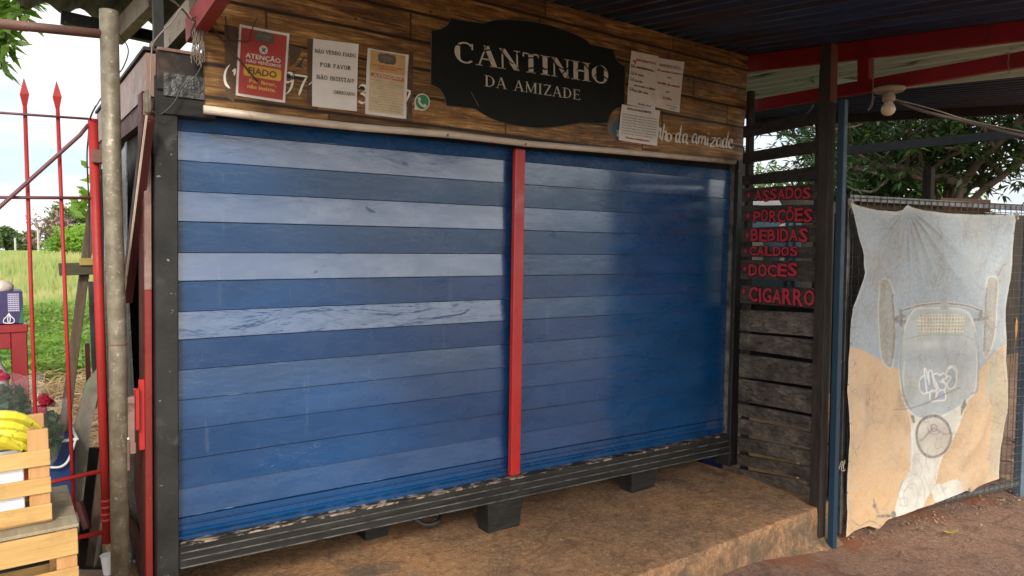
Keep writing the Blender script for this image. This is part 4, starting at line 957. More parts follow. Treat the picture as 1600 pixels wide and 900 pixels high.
# nearly straight folds fanning from the tied point, plus slack wrinkles
ax_, ay_ = 1417, 322
ang = np.arctan2(PX-ax_, np.maximum(PY-ay_, .1)); rr_ = np.hypot(PX-ax_, PY-ay_)
D = np.zeros_like(PX)
for a0, wd, am, r0, r1 in ((-.62,.05,.016,10,190),(-.48,.035,.013,10,150),(-.30,.03,.010,0,170),(-.12,.03,.010,0,150),(.04,.025,.012,0,210),(.20,.03,.010,0,260),(.38,.04,.013,10,260),(.62,.05,.012,10,230),(.85,.05,.013,10,150),(-.85,.06,.012,0,110)):
    fall = np.clip((rr_-r0)/15, 0, 1)*np.clip(1-(rr_-r0)/(r1-r0), 0, 1)**.7; D += .9*am*np.exp(-((ang-a0)/wd)**2)*fall
def ridge(x0, y0, x1, y1, wd, am):
    global D
    dx, dy = x1-x0, y1-y0; L2 = dx*dx+dy*dy; t = np.clip(((PX-x0)*dx+(PY-y0)*dy)/L2, 0, 1); d = np.hypot(PX-x0-t*dx, PY-y0-t*dy)
    D += am*np.exp(-(d/wd)**2)*np.sin(math.pi*np.clip(t, .02, .98))
ridge(1348,420,1325,500,9,.02); ridge(1343,360,1352,430,5,.012); ridge(1580,360,1540,460,9,.014); ridge(1560,345,1530,420,6,.009); ridge(1560,600,1500,740,10,.016); ridge(1545,640,1480,760,8,.012)
ridge(1572,560,1555,720,9,.018); ridge(1335,590,1360,760,10,.010); ridge(1350,600,1342,700,6,.008); ridge(1470,330,1480,560,4,.006); ridge(1500,336,1498,470,5,.007); ridge(1440,640,1500,560,7,.006); ridge(1400,640,1430,800,7,.008)
ridge(1385,560,1372,800,14,.012); ridge(1530,600,1520,760,12,.010)
NZ = np.array([[noise.noise((UU[j,i]*6, VV[j,i]*7, 4))*.012 + noise.noise((UU[j,i]*19, VV[j,i]*16, 7))*.0028 + noise.noise((UU[j,i]*45, VV[j,i]*50, 2))*.0010 for i in range(nu)] for j in range(nv)])
D += NZ + .03*np.exp(-(UU/.05)**2)*np.sin(VV*7)**2
o3 = F0 + fn*.045
rd_ = [np.array(q) for q in (_R, _U, _F)]
DX = ((PX-800)/FPX)[..., None]*rd_[0] + ((450-PY)/FPX)[..., None]*rd_[1] + rd_[2]
tt = np.dot(np.array(o3-CAM), np.array(fn)) / (DX @ np.array(fn)); W3 = np.array(CAM) + DX*tt[..., None] + D[..., None]*np.array(fn)
# artwork
C = np.zeros((nv, nu, 3))
def pip(poly, X=PX, Y=PY):
    c = np.zeros(X.shape, bool); n = len(poly)
    for i in range(n):
        x0, y0 = poly[i]; x1, y1 = poly[(i+1) % n]
        if y0 == y1: continue
        hit = ((y0 > Y) != (y1 > Y)) & (X < (x1-x0)*(Y-y0)/(y1-y0)+x0); c ^= hit
    return c
def sm(pts, closed=True, n=6): return [(p.x, p.y) for p in catmull([Vector((a, b, 0)) for a, b in pts], n, closed)]
def dseg(pts):
    d = np.full(PX.shape, 1e9)
    for (x0, y0), (x1, y1) in zip(pts[:-1], pts[1:]):
        dx, dy = x1-x0, y1-y0; L2 = dx*dx+dy*dy+1e-9; t = np.clip(((PX-x0)*dx+(PY-y0)*dy)/L2, 0, 1); d = np.minimum(d, np.hypot(PX-x0-t*dx, PY-y0-t*dy))
    return d
def paint(mask, col, a=1.0):
    global C
    mask = np.asarray(mask, float)[..., None]*a; C = C*(1-mask) + np.array(col)*mask
def line(pts, w_, col, a=1.0, closed=False, smooth=True):
    P = sm(pts, closed) if smooth and len(pts) > 2 else list(pts)
    if closed: P = P + [P[0]]
    paint(np.clip((w_/2+.6-dseg(P))/1.0, 0, 1), col, a)
rs = np.random.default_rng(3)
C[:] = (.25, .32, .375)
paint(np.clip((PY-330)/230, 0, 1), (.22,.30,.40), .6)
NB = NZ/.012
paint(np.clip(NB*.8+.1, 0, 1), (.40,.40,.36), .4)
sand = (PY > np.interp(PX, [1320,1350,1375,1400,1410,1530,1545,1575], [538,548,562,575,578,580,560,528]))
paint(sand, (.56,.335,.155)); paint(sand*np.clip(NB*1.2, 0, 1), (.60,.42,.25), .6); paint(sand*np.clip((PY-700)/110, 0, 1)*np.clip((1440-PX)/60, 0, 1), (.62,.33,.10), .6)
gb = pip([(1560,545),(1571,560),(1574,640),(1560,745),(1548,745),(1546,690),(1552,640),(1538,600)]); paint(gb, (.30,.31,.22), .55)
paint(pip([(1545,560),(1560,545),(1552,600),(1535,650)]), (.34,.36,.26), .5)
white = pip(sm([(1430,650),(1421,700),(1418,735),(1408,760),(1398,806),(1415,806),(1440,796),(1456,770),(1466,786),(1500,772),(1494,748),(1462,757),(1472,715),(1500,660),(1510,622),(1470,640)], True, 3))
paint(white, (.62,.60,.52)); paint(white*np.clip(NB*1.3, 0, 1), (.42,.43,.40), .6)
line([(1500,660),(1472,715),(1462,757)], 1.4, (.75,.72,.64)); line([(1408,620),(1424,660),(1420,735),(1398,800)], 1.2, (.72,.69,.60), .8)
def tyre(pts, c0):
    k = pip(sm(pts)); paint(k, c0); line(pts, 1.8, (.52,.51,.45), .9, True)
tyre([(1372,470),(1376,440),(1385,436),(1393,446),(1397,480),(1399,530),(1396,570),(1388,574),(1378,560),(1373,515)], (.22,.225,.205))
line([(1386,445),(1390,500),(1391,565)], 5, (.30,.30,.27), .5); line([(1394,460),(1398,520),(1396,560)], 3, (.07,.07,.07), .8)
tyre([(1540,440),(1548,432),(1557,440),(1559,470),(1553,520),(1545,552),(1537,556),(1536,520),(1540,480)], (.24,.245,.225))
line([(1541,450),(1538,510),(1537,548)], 3, (.08,.08,.08), .75); line([(1551,440),(1549,500)], 5, (.32,.32,.29), .5)
line([(1408,486),(1440,477),(1475,474),(1510,478),(1534,486)], 5, (.52,.52,.47)); line([(1408,486),(1440,477),(1475,474),(1510,478),(1534,486)], 2.6, (.10,.105,.11))
for p in ([(1407,485),(1408,508)], [(1397,501),(1416,503)], [(1533,486),(1531,500)], [(1524,500),(1542,496)], [(1400,497),(1412,494)]): line(p, 5, (.09,.09,.095), .95, smooth=False)
body = [(1416,505),(1430,484),(1466,481),(1503,484),(1520,500),(1527,545),(1524,605),(1508,628),(1488,642),(1455,655),(1428,648),(1410,618),(1406,565),(1411,525)]
paint(pip(sm(body)), (.37,.42,.43)); bm = pip(sm(body))
paint(bm*np.clip(1-np.abs(PY-560)/26, 0, 1), (.24,.30,.36), .7); paint(bm*np.clip(1-np.abs(PY-538)/10, 0, 1)*np.clip(1-np.abs(PX-1455)/35, 0, 1), (.62,.66,.66), .7); paint(bm*np.clip((PY-620)/30, 0, 1), (.28,.38,.44), .6)
paint(bm*np.clip(NB*1.2, 0, 1), (.50,.52,.48), .5)
line(body, 1.8, (.66,.66,.60), .9, True); line([(1411,515),(1407,565),(1412,615),(1424,640)], 3.2, (.16,.19,.21), .7); line([(1524,520),(1529,560),(1526,606),(1518,615)], 3.0, (.15,.18,.20), .7)
line([(1414,530),(1440,524),(1470,523),(1505,524),(1524,532)], 1.4, (.20,.22,.23), .7); line([(1424,500),(1450,489),(1470,488),(1500,490),(1516,502)], 1.2, (.2,.22,.23), .5)
paint(pip([(1468,484),(1469,472),(1473,469),(1478,472),(1480,484)]), (.34,.34,.30))
gr = pip(sm([(1434,497),(1440,492),(1470,491),(1500,492),(1507,497),(1507,514),(1502,520),(1470,521),(1440,521),(1434,516)], True, 3)); paint(gr, (.60,.58,.46))
paint(gr*(((PX*.21) % 1 < .55) & ((PY*.185) % 1 < .50)), (.16,.17,.155), .8)
for p in ([(1423,650),(1428,662),(1431,660),(1428,648)], [(1502,636),(1508,622),(1510,632),(1502,650)]): paint(pip(p), (.05,.05,.05), .9)
el = np.hypot((PX-1458)/28., (PY-682)/34.); inn = el < 1; paint(inn, (.50,.44,.36), .6); paint(inn*np.clip(NB*2, 0, 1), (.22,.18,.15), .5)
paint(np.clip((.085-np.abs(el-.95))/.04, 0, 1), (.085,.07,.075)); paint(np.clip((.025-np.abs(el-1.06))/.03, 0, 1), (.62,.60,.52), .8)
line([(1434,690),(1443,684),(1450,676),(1458,669)], 3.2, (.17,.11,.10), .7); line([(1458,669),(1466,673),(1474,678),(1486,677)], 3.0, (.17,.11,.10), .7); line([(1449,668),(1452,676),(1462,678),(1468,672)], 2.0, (.15,.10,.10), .6); line([(1455,664),(1461,664),(1463,671),(1457,674),(1454,669)], 1.6, (.10,.08,.08), .9, True)
paint(bm*(PY < 655), (0, 0, 0), 0)
# painted-over tag in bubble letters
fillp = (.24,.33,.43); strk = (.78,.79,.76)
for pts in ([(1442,588),(1437,595),(1437,608),(1443,615),(1449,611),(1447,600),(1447,588)], [(1445,580),(1448,578),(1452,600),(1452,582),(1457,580),(1460,600),(1463,609),(1455,610),(1448,612)],
            [(1459,588),(1463,584),(1470,586),(1475,583),(1478,590),(1472,594),(1478,602),(1475,611),(1466,607),(1462,596)], [(1480,578),(1487,574),(1493,580),(1495,592),(1492,604),(1484,608),(1480,600),(1485,590),(1478,586)],
            [(1454,613),(1462,612),(1462,622),(1466,612),(1476,610),(1478,624),(1468,626),(1456,627),(1452,622)]):
    paint(pip(sm(pts)), fillp, .8); line(pts, 1.9, strk, 1, True)
line([(1480,577),(1485,572),(1492,573),(1497,582)], 1.5, strk); line([(1468,596),(1474,598)], 1.4, strk, smooth=False)
# sketchy wheel and scroll at the foot
for pts in ([(1408,790),(1404,770),(1412,750),(1424,740),(1436,745),(1444,762),(1446,785)], [(1414,788),(1412,770),(1420,756),(1430,758),(1434,776),(1428,792)], [(1410,750),(1407,762),(1412,766)], [(1405,780),(1416,778),(1416,790),(1406,790)], [(1450,700),(1447,720),(1452,735)], [(1430,715),(1440,730),(1438,742)], [(1442,742),(1452,760),(1460,778)], [(1470,755),(1476,770),(1480,778)]):
    line(pts, 1.5, (.24,.26,.25), .5)
line([(1415,565),(1412,600),(1424,636)], 1.2, (.7,.7,.64), .6)
# worn holes, scuffs and stains
for (cx, cy, rx, ry) in ((1513,767,4,7),(1380,806,14,3),(1396,804,4,6),(1366,790,3,4)):
    e_ = np.hypot((PX-cx)/rx, (PY-cy)/ry) + NB*.5; paint(np.clip((1.1-e_)*4, 0, 1), (.05,.035,.03), .95)
for pts in ([(1365,780),(1368,795),(1372,802)], [(1467,340),(1464,352),(1470,364),(1488,378)], [(1553,424),(1556,430),(1562,416),(1566,414)], [(1568,413),(1571,411)], [(1330,812),(1345,822),(1360,814),(1375,822)], [(1395,640),(1430,636),(1500,606)]): line(pts, 1.7, (.12,.08,.06), .75)
paint(np.clip((UU-.985)*200, 0, 1)+np.clip((.012-UU)*200, 0, 1)+np.clip((.012-VV)*200, 0, 1), (.50,.47,.40), .5)
for (px, py) in [(1334,336),(1337,370),(1341,425),(1326,480),(1329,537),(1322,600),(1322,660),(1323,720),(1324,770),(1372,328),(1345,323),(1455,329),(1491,333),(1515,335),(1539,336),(1553,336),(1572,337),(1570,595),(1572,640),(1585,365)]:
    paint(np.clip(1.9-np.hypot(PX-px, PY-py), 0, 1), (.03,.025,.02))
me = bpy.data.meshes.new('banner'); o0 = np.array([W3[...,0].mean(), W3[...,1].mean(), W3[...,2].min()])
idx = np.arange(nu*nv).reshape(nv, nu)
fc = np.stack([idx[1:, :-1], idx[1:, 1:], idx[:-1, 1:], idx[:-1, :-1]], -1).reshape(-1, 4)
me.from_pydata((W3.reshape(-1, 3)-o0).tolist(), [], fc.tolist())
ca = me.color_attributes.new('art', 'FLOAT_COLOR', 'POINT'); ca.data.foreach_set('color', np.concatenate([C.reshape(-1, 3), np.ones((nu*nv, 1))], 1).astype('f').ravel())
me.polygons.foreach_set('use_smooth', [True]*len(me.polygons))
m_, t, b = newmat('banner_cloth'); g = N(t, 'TexCoord').outputs['Object']; att = N(t, 'Attribute', {'attribute_name': 'art'}).outputs['Color']
col = mixc(t, .14, att, (.50,.45,.38)); col = mixc(t, math_(t, 'MULTIPLY', ramp(t, nzt(t, g, 55, 6, .75), [(.42, 0.), (.66, 1.)]), .55), col, (.50,.46,.38))
ve = N(t, 'TexVoronoi', {'feature': 'DISTANCE_TO_EDGE'}, Vector=mixc(t, .06, g, N(t, 'TexNoise', Vector=g, Scale=9., Detail=4.).outputs['Color']), Scale=15.).outputs['Distance']
ck = math_(t, 'MULTIPLY', ramp(t, ve, [(.004, 1.), (.03, 0.)]), ramp(t, nzt(t, g, 6, 4), [(.45, 0.), (.62, 1.)]))
col = mixc(t, math_(t, 'MULTIPLY', ck, .65), col, (.22,.17,.13))
col = mixc(t, math_(t, 'MULTIPLY', ramp(t, nzt(t, g, 3, 6, .7), [(.46, 0.), (.68, 1.)]), .42), col, (.24,.19,.13))
t.links.new(col, b.inputs['Base Color']); b.inputs['Roughness'].default_value = .6
h = math_(t, 'ADD', nzt(t, g, 38, 6, .75), math_(t, 'MULTIPLY', nzt(t, g, 12, 5, .7, 1.5), 1.5)); bump(t, b, h, .5, .007)
me.materials.append(m_); o = bpy.data.objects.new('banner', me); o.location = o0; COL.objects.link(o)
tag(o, 'faded cracked banner of an upside down old car, tied to the wire fence', 'banner')

# ------------------------------------------------------------------ bulb and its cable
bc = at(1389, 140, x=3.84)
LBm = empty('ceiling_lamp', bc, 'bare unlit round bulb in a dusty porcelain holder under the lower red truss chord', 'lamp')
M['porcelain'] = pm('porcelain', (.36,.29,.21), (.26,.20,.14), 14, .5, bmp=.2, spots=(.16,.11,.07), sth=(.58,.66))
MB().lathe(bc, [(.03,.02),(.078,.008),(.08,-.002),(.07,-.012),(.04,-.016)], 24).build('base', M['porcelain'], LBm, smooth=True)
MB().lathe(bc, [(.030,-.016),(.028,-.03),(.032,-.035),(.030,-.06),(.022,-.064)], 18).build('socket', M['porcelain'], LBm, smooth=True)
m_, t, b = newmat('bulb_glass'); b.inputs['Base Color'].default_value = (.62,.50,.36,1); b.inputs['Roughness'].default_value = .25
MB().lathe(bc + Vector((-.006,-.002,0)), [(.018,-.062),(.024,-.075),(.033,-.09),(.036,-.105),(.031,-.122),(.018,-.134),(.004,-.138)], 20).build('bulb', m_, LBm, smooth=True)
def cable(name, pts, r, mat, label, cat, n=6): return MB().tube(catmull(pts, n), r, 6).build(name, M[mat] if isinstance(mat, str) else mat, label=label, cat=cat, smooth=True)
cable('power_cable', [ad(1384,150,3.8), ad(1398,156,3.8), ad(1420,166,3.8), ad(1455,177,3.85), ad(1500,188,3.9), ad(1560,203,3.95), ad(1640,222,4.0)], .009, pm('cable_grey', (.11,.09,.075), None, 9, .6), 'thick grey cable sagging from the bulb holder to the right edge', 'cable')
cable('thin_wire', [ad(1396,155,3.78), ad(1425,162,3.78), ad(1462,172,3.8), ad(1510,187,3.88), ad(1570,200,3.92), ad(1640,214,4.0)], .0035, 'cable_pale', 'thin pale wire running along the thick cable from the bulb holder', 'wire')
cable('hanging_string', [ad(1364,122,3.74), ad(1364,140,3.74), ad(1362,160,3.75), ad(1356,172,3.75), ad(1362,166,3.75), ad(1366,150,3.75)], .0022, 'cable_pale', 'knotted string hanging on the left side of the bulb holder', 'string')
cable('hanging_string', [at(1577,82,x=3.84), at(1575,100,x=3.84), at(1578,112,x=3.84), at(1574,115,x=3.84)], .0022, 'cable_pale', 'short pale string looped over the lower truss chord at the right edge', 'string')
cable('hanging_string', [at(1271,163,x=3.85), at(1266,172,x=3.85), at(1255,182,x=3.86), at(1240,195,x=3.88), at(1231,208,x=3.9)], .003, 'cable_pale', 'pale string hanging over the top slats left of the timber post', 'string')
cable('thin_wire', [at(1160,198,y=-.02), at(1172,206,y=-.02), at(1195,212,x=3.82), at(1230,211,x=3.8), at(1280,215,x=3.7)], .0025, 'cable', 'dark wire strung across the topmost slats', 'wire')
# ------------------------------------------------------------------ gate portal and red gate, left
YG = .10
GP = empty('gate_portal', at(188, 985, y=.0), 'galvanised pipe post with a rusty cross tube at its top, left of the kiosk', 'gate post')
zb_ = at(188, 985, y=0.0)
MB().tube([at(170, 17, y=0.0), at(176, 300, y=0.0), at(184, 537, y=0.0), at(189, 985, y=0.0)], .0295, 20).build('pipe', M['galv'], GP, smooth=True)
MB().lathe(at(184.3, 538, y=0.0), [(.0300,-.003),(.0308,0),(.0300,.003)], 20).build('joint_ring', M['rusty_tube'], GP)
MB().tube([at(157, 53, y=0.0), at(-40, 33, y=-.02)], .0155, 14).build('cross_tube', M['rusty_tube'], GP, smooth=True)
GT = empty('gate', at(166, 850, y=YG), 'red painted spear topped bar gate hung beside the galvanised pipe', 'gate')
MB().tube([at(145, 186, y=YG), at(156, 500, y=YG), at(168, 848, y=YG)], .0158, 12).build('hinge_post', M['gate_red'], GT, smooth=True)
m = MB()
for yy in (782, 792, 803, 812): c = at(166+(yy-782)*.02, yy, y=YG); m.lathe(c, [(.017,-.006),(.0205,0),(.017,.006)], 14)
m.build('weld_rings', M['gate_red'], GT)
m = MB(); c = at(154, 245, y=YG); m.box((c.x-.022, c.y-.03, c.z-.025), (c.x+.022, c.y+.0, c.z+.022)); m.build('hinge_bracket', M['rusty_tube'], GT, bevel=.003)
M['rail_dark'] = pm('rail_dark', (.14,.035,.04), (.09,.03,.035), 8, .5)
for (a, b, r_, mt) in (((-60,172),(142,186),.0042,'rail_dark'),((-60,308),(150,309.5),.0055,'rail_dark'),((-60,785),(162,735),.008,'gate_red'),((-60,880),(163,831),.009,'gate_red')):
    MB().tube([at(*a, y=YG), at(*b, y=YG)], r_, 8).build('cross_rail', M[mt], GT, smooth=True)
MB().tube([at(-40,362, y=YG-.015), at(0,323, y=YG-.015), at(95,238, y=YG-.015), at(125,211, y=YG-.015), at(138,195, y=YG-.0)], .0065, 8).build('brace', M['rail_dark'], GT, smooth=True)
for (xt, yt, xb, yb) in ((-20, 135, -2, 890), (38, 142, 62, 850), (89, 146, 117, 838)):
    a, b = at(xt, yt, y=YG+.012), at(xb, yb, y=YG+.012); bar = MB().tube([b, b.lerp(a, .5), a-(a-b)*.025], .0062, 8).build('bar', M['gate_red'], GT, smooth=True)
    t_ = a; MB().lathe(t_, [(.006,-.055),(.010,-.045),(.0185,-.012),(.010,.014),(.001,.042)], 4).build('spear_head', M['gate_red'], bar)

# ------------------------------------------------------------------ leaning junk by the kiosk side
def lean(name, a, b, w_, t_, mat, label, cat, ya=.5, yb=.5, upv=(0,1,0)):
    return MB().beam(at(*a, y=ya), at(*b, y=yb), w_, t_, up=upv).build(name, mat, label=label, cat=cat, bevel=.002)
lean('timber_stake', (151, 275), (92, 735), .035, .03, M['old_wood'], 'thin brown timber stake leaning between the red gate and the kiosk side', 'stake', .75, .5)
lean('shelf_board', (92, 421), (158, 419), .05, .045, woodmat('olive_wood', (.10,.09,.045), (.05,.045,.03), 'x', 1, .8, .4), 'short dark board fixed level across the leaning stake', 'board', .62, .62)
lean('yellow_block', (124, 409), (147, 409), .03, .024, pm('block_yellow', (.42,.30,.06), (.28,.20,.06), 12, .6), 'small yellow block lying on the short level board', 'block', .60, .60)
def panel(name, poly, y0, y1, mat, label, cat, th=.02):
    ys = [p[1] for p in poly]; mn, mxx = min(ys), max(ys)
    P = [at(px, py, y=y0 + (y1-y0)*(py-mn)/(mxx-mn)) for px, py in poly]
    return MB().prism(P, (0, th, 0)).build(name, mat, label=label, cat=cat)
panel('grey_board', [(152,577),(134,600),(112,680),(104,760),(98,800),(128,800),(143,665),(157,600)], .62, .42, M['grey_board'], 'wide greenish grey board leaning on the kiosk behind the red gate', 'board')
panel('dark_board', [(138,440),(154,440),(160,600),(150,640),(143,560)], .9, .8, pm('board_dark', (.035,.037,.03), (.02,.02,.018), 9, .7), 'dark rotten board upright behind the red gate post', 'board')
panel('brown_plank', [(158,690),(166,690),(158,885),(134,885)], .55, .45, M['old_wood'], 'brown plank leaning low behind the red gate post', 'plank')
panel('brown_sheet', [(128,700),(160,700),(160,890),(122,890)], .75, .70, pm('panel_brown', (.055,.045,.035), (.03,.026,.02), 9, .8), 'dull brown panel behind the leaning boards near the ground', 'panel')
panel('split_lath', [(157,817),(161,817),(155,870),(147,888),(146,880)], .35, .33, M['grey_board'], 'short pale splintered lath standing at the foot of the red gate', 'lath', .01)
a, b = at(123, 785, y=.35), at(137, 826, y=.30); MB().tube([a, b], .016, 10).build('rusty_pipe', M['red_oxide'], label='short rusty red pipe stub lying between the boards', cat='pipe')
MB().box(at(133, 537, y=1.4), at(142, 620, y=1.43)).build('red_stake', M['red_oxide'], label='small dark red metal stake in the straw beyond the gate', cat='stake')
# tall dark tree-prop branch with vine
cable('branch_prop', [at(158,235,y=.9), at(152,300,y=.9), at(143,350,y=.85), at(139,400,y=.82)], .008, 'old_wood', 'thin dark branch beside the red gate post with a few green leaves', 'branch')
cable('thin_wire', [at(150,165,y=.05), at(141,185,y=.08), at(138,215,y=.3), at(136,250,y=.5), at(139,330,y=.6), at(138,430,y=.6)], .0028, 'cable', 'black wire hanging down beside the red gate post', 'wire')
cable('thin_wire', [at(185,52,y=.1), at(198,70,y=.12), at(200,85,y=.12), at(192,106,y=.12), at(183,118,y=.12), at(160,150,y=.1), at(142,180,y=.1)], .0022, 'cable', 'thin wire looping in the air right of the pipe top', 'wire')
# wires at the board's left end
cable('thin_wire', [at(300,-20,y=-.1), at(310,20,y=-.1), at(298,52,y=-.08), at(312,70,y=-.08), at(318,92,y=-.07), at(305,120,y=-.07), at(285,135,y=-.065), at(272,160,y=-.065), at(252,178,y=-.06), at(238,174,y=-.06)], .0028, 'cable', 'black wire drooping across the dark corner box', 'wire')
cable('thin_wire', [at(262,-10,y=-.1), at(290,20,y=-.1), at(303,28,y=-.1), at(318,12,y=-.1), at(345,-12,y=-.1)], .003, 'cable', 'black wire looping under the left truss chord', 'wire')
cable('thin_wire', [at(250,-10,y=-.1), at(278,8,y=-.1), at(300,30,y=-.1), at(330,42,y=-.08), at(345,60,y=-.07), at(403,128,y=-.075)], .0035, pm('cable_brown', (.07,.035,.025), None, 9, .5), 'stiff brown cable end hanging diagonally over the red notice', 'cable')
cable('thin_wire', [at(352,25,y=-.07), at(358,60,y=-.07), at(376,64,y=-.075), at(388,64,y=-.075), at(392,52,y=-.075), at(396,40,y=-.07), at(402,28,y=-.07)], .002, 'cable', 'thin black wire loop over the top left corner of the red notice', 'wire')
cable('thin_wire', [at(300,30,y=-.11), at(285,12,y=-.11), at(272,30,y=-.11), at(243,62,y=-.08), at(237,80,y=-.06), at(236,110,y=-.06), at(234,160,y=-.055)], .0028, M['cable_pale'], 'pale wire running down the front edge of the kiosk corner', 'wire')
m = MB(); r_ = random.Random(5)
for q in range(26):
    x0 = r_.uniform(301, 318); pts = [at(x0, 28+r_.uniform(0, 14), y=-.075)]
    for k in range(4): pts.append(at(x0 + r_.uniform(-5, 5), 48 + k*r_.uniform(12, 19), y=-.075 - r_.uniform(0, .012)))
    m.tube(catmull(pts, 3), .0013, 4)
m.build('frayed_rope', pm('rope', (.20,.16,.12), None, 20, .8), label='frayed rope fibres hanging at the left end of the plank board', cat='rope', kind='stuff')
MB().lathe(at(231, 162, y=-.045), [(.004,-.04),(.013,-.03),(.016,0),(.011,.03),(.006,.045)], 10).build('knotted_rag', pm('rag', (.17,.14,.10), (.09,.07,.05), 30, .9, bmp=.9), label='small dirty rag knotted on the wire at the kiosk corner', cat='rag')

# ------------------------------------------------------------------ produce: crates, bananas, flowers
GRP = 'wooden fruit crates stacked at the left edge'
def wcrate(x1, y0, z0, wd, dp, slat_z, ztop_post, label, mats=('pine', 'pine_y', 'pine_z'), deck=False):
    """slatted fruit crate whose right front corner is at x1,y0"""
    root = empty('fruit_crate', (x1-wd/2, y0+dp/2, z0), label, 'crate', GRP); x0 = x1-wd; t_ = .008
    for (za, zb) in slat_z:
        MB().box((x0, y0-t_, za), (x1, y0, zb)).build('slat', M[mats[0]], root, bevel=.0015)
        MB().box((x0, y0+dp, za), (x1, y0+dp+t_, zb)).build('slat', M[mats[0]], root, bevel=.0015)
        for xx in (x0+.012, x1-.020): MB().box((xx, y0+.001, za+.003), (xx+t_, y0+dp-.001, zb-.001)).build('end_slat', M[mats[1]], root, bevel=.0015)
    for xx in (x0, x1-.052):
        for yy in (y0+.0015, y0+dp-.021): MB().box((xx+.002, yy, z0), (xx+.05, yy+.018, ztop_post)).build('corner_post', M[mats[2]], root, bevel=.0015)
    for k in range(5): MB().box((x0, y0+dp*k/5+.004, z0-.0), (x1, y0+dp*(k+1)/5-.006, z0+.007)).build('bottom_slat', M[mats[0]], root)
    if deck:
        zt = slat_z[0][1]
        for k in range(5): MB().box((x0, y0+dp*k/5+.002, zt+.001), (x1+.004, y0+dp*(k+1)/5-.004, zt+.010)).build('deck_slat', M['pine_y'], root, bevel=.001)
    return root
yu = -.52; yl = -.58
X1 = at(80, 760, y=yu).x; zz = lambda py, y_, px=60: at(px, py, y=y_).z
wcrate(X1, yu, zz(818, yu), .50, .24, [(zz(728, yu), zz(703, yu)), (zz(771, yu), zz(747, yu)), (zz(814, yu), zz(789, yu))], zz(672, yu), 'upper wooden crate lined with white foam, holding the bananas')
zlo = zz(818, yu)
X2 = at(122, 860, y=yl).x
zt2 = zlo - .012
hz = .295
wcrate(X2, yl, zt2-hz, .55, .40, [(zt2-.070, zt2), (zt2-.165, zt2-.105), (zt2-hz+.0, zt2-hz+.06)], zt2-.001, 'broad wooden crate under the banana crate, its boarded top showing', deck=True)
wcrate(X2+.01, yl-.01, .065, .55, .42, [(zt2-hz-.09, zt2-hz-.02), (.24, .31), (.07, .14)], zt2-hz-.012, 'lowest wooden crate standing on the ground under the other two')
MB().box((X1-.485, yu+.012, zlo+.01), (X1-.060, yu+.022, zz(716, yu))).build('foam_lining', M['white_plastic'], label='white foam lining inside the banana crate', cat='foam sheet', bevel=.003)
MB().box((X1-.46, yu+.03, zlo+.01), (X1-.06, yu+.20, zz(725, yu))).build('foam_block', M['white_plastic'], label='white foam block the bananas lie on', cat='foam block', bevel=.003)
m_, t, b = newmat('banana'); g = N(t, 'TexCoord').outputs['Object']
col = mixc(t, ramp(t, nzt(t, g, 14, 4), [(.35, 0.), (.65, 1.)]), (.68,.56,.03), (.60,.55,.045)); col = mixc(t, ramp(t, nzt(t, g, 45, 4, .7), [(.60, 0.), (.66, 1.)]), col, (.20,.12,.03)); bump(t, b, nzt(t, g, 30, 3), .15, .004)
t.links.new(col, b.inputs['Base Color']); b.inputs['Roughness'].default_value = .38; M['banana'] = m_
BN = empty('banana_bunch', at(20, 700, y=yu+.1), 'bunch of yellow bananas lying in the top wooden crate', 'bananas')
for k, (dx, pyt, dy) in enumerate(((0, 655, .12), (-4, 670, .09), (3, 684, .06), (-6, 697, .045), (-34, 660, .15), (-30, 690, .02))):
    pts = []
    for q in range(9):
        u = q/8; px = -48+dx + 112*u; py = pyt - 5*math.sin(math.pi*min(1, u*1.15)) + (16*(u-.62)**2*6 if u > .62 else 0)
        pts.append(at(px, py, y=yu + dy - .02*math.sin(math.pi*u)))
    rs_ = [.006, .010, .0150, .0168, .0172, .0168, .0150, .010, .0045]
    bo = MB().tube(pts, rs_, 6).build('banana', M['banana'], BN)
    MB().tube([pts[-1], pts[-1]+(pts[-1]-pts[-2])*.35], [.0048, .0035], 6).build('banana_tip', M['dark_timber'], bo)
# red drinks crates with carton on top
M['crate_red'] = pm('crate_red', (.26,.010,.012), (.19,.008,.010), 5, .35, bmp=.1)
YR = .42
def redcrate(x1, y0, z0, h, label):
    root = empty('drinks_crate', (x1-.2, y0+.15, z0), label, 'drinks crate', 'red plastic drinks crates behind the gate'); w_ = .36; d = .28; x0 = x1-w_
    m = MB(); th = .012
    # front with an arched window over the bottles
    def face(y_):
        for (a, c, e, f_) in ((0, .07, 0, h), (w_-.05, w_, 0, h), (.07, w_-.05, 0, .10*h/.3), (.07, w_-.05, h-.09, h)): m.box((x0+a, y_, z0+e), (x0+c, y_+th, z0+f_))
        m.box((x0+w_-.17, y_, z0+.05), (x0+w_-.15, y_+th, z0+h-.05))
    face(y0); face(y0+d-th); m.box((x0, y0+th, z0), (x0+th, y0+d-th, z0+h)); m.box((x1-th, y0+th, z0), (x1, y0+d-th, z0+h)); m.box((x0, y0, z0), (x1, y0+d, z0+.012))
    m.box((x1, y0-.004, z0), (x1+.012, y0+d, z0+.05)); m.box((x0-.0, y0-.006, z0+h-.03), (x1+.004, y0-.0, z0+h))
    m.build('body', M['crate_red'], root, bevel=.004)
    return root
zr0 = at(30, 672, y=YR).z; zr1 = at(30, 507, y=YR).z; xr = at(45, 590, y=YR).x
rc1 = redcrate(xr, YR, zr0, zr1-zr0, 'upper red plastic drinks crate with bottles inside, carrying the purple carton')
redcrate(xr+.0, YR+.0, .03, zr0-.40, 'lowest red plastic drinks crate of the stack, on the ground')
redcrate(xr+.01, YR+.01, zr0-.36, .35, 'red plastic drinks crate under the other one, behind the flowers')
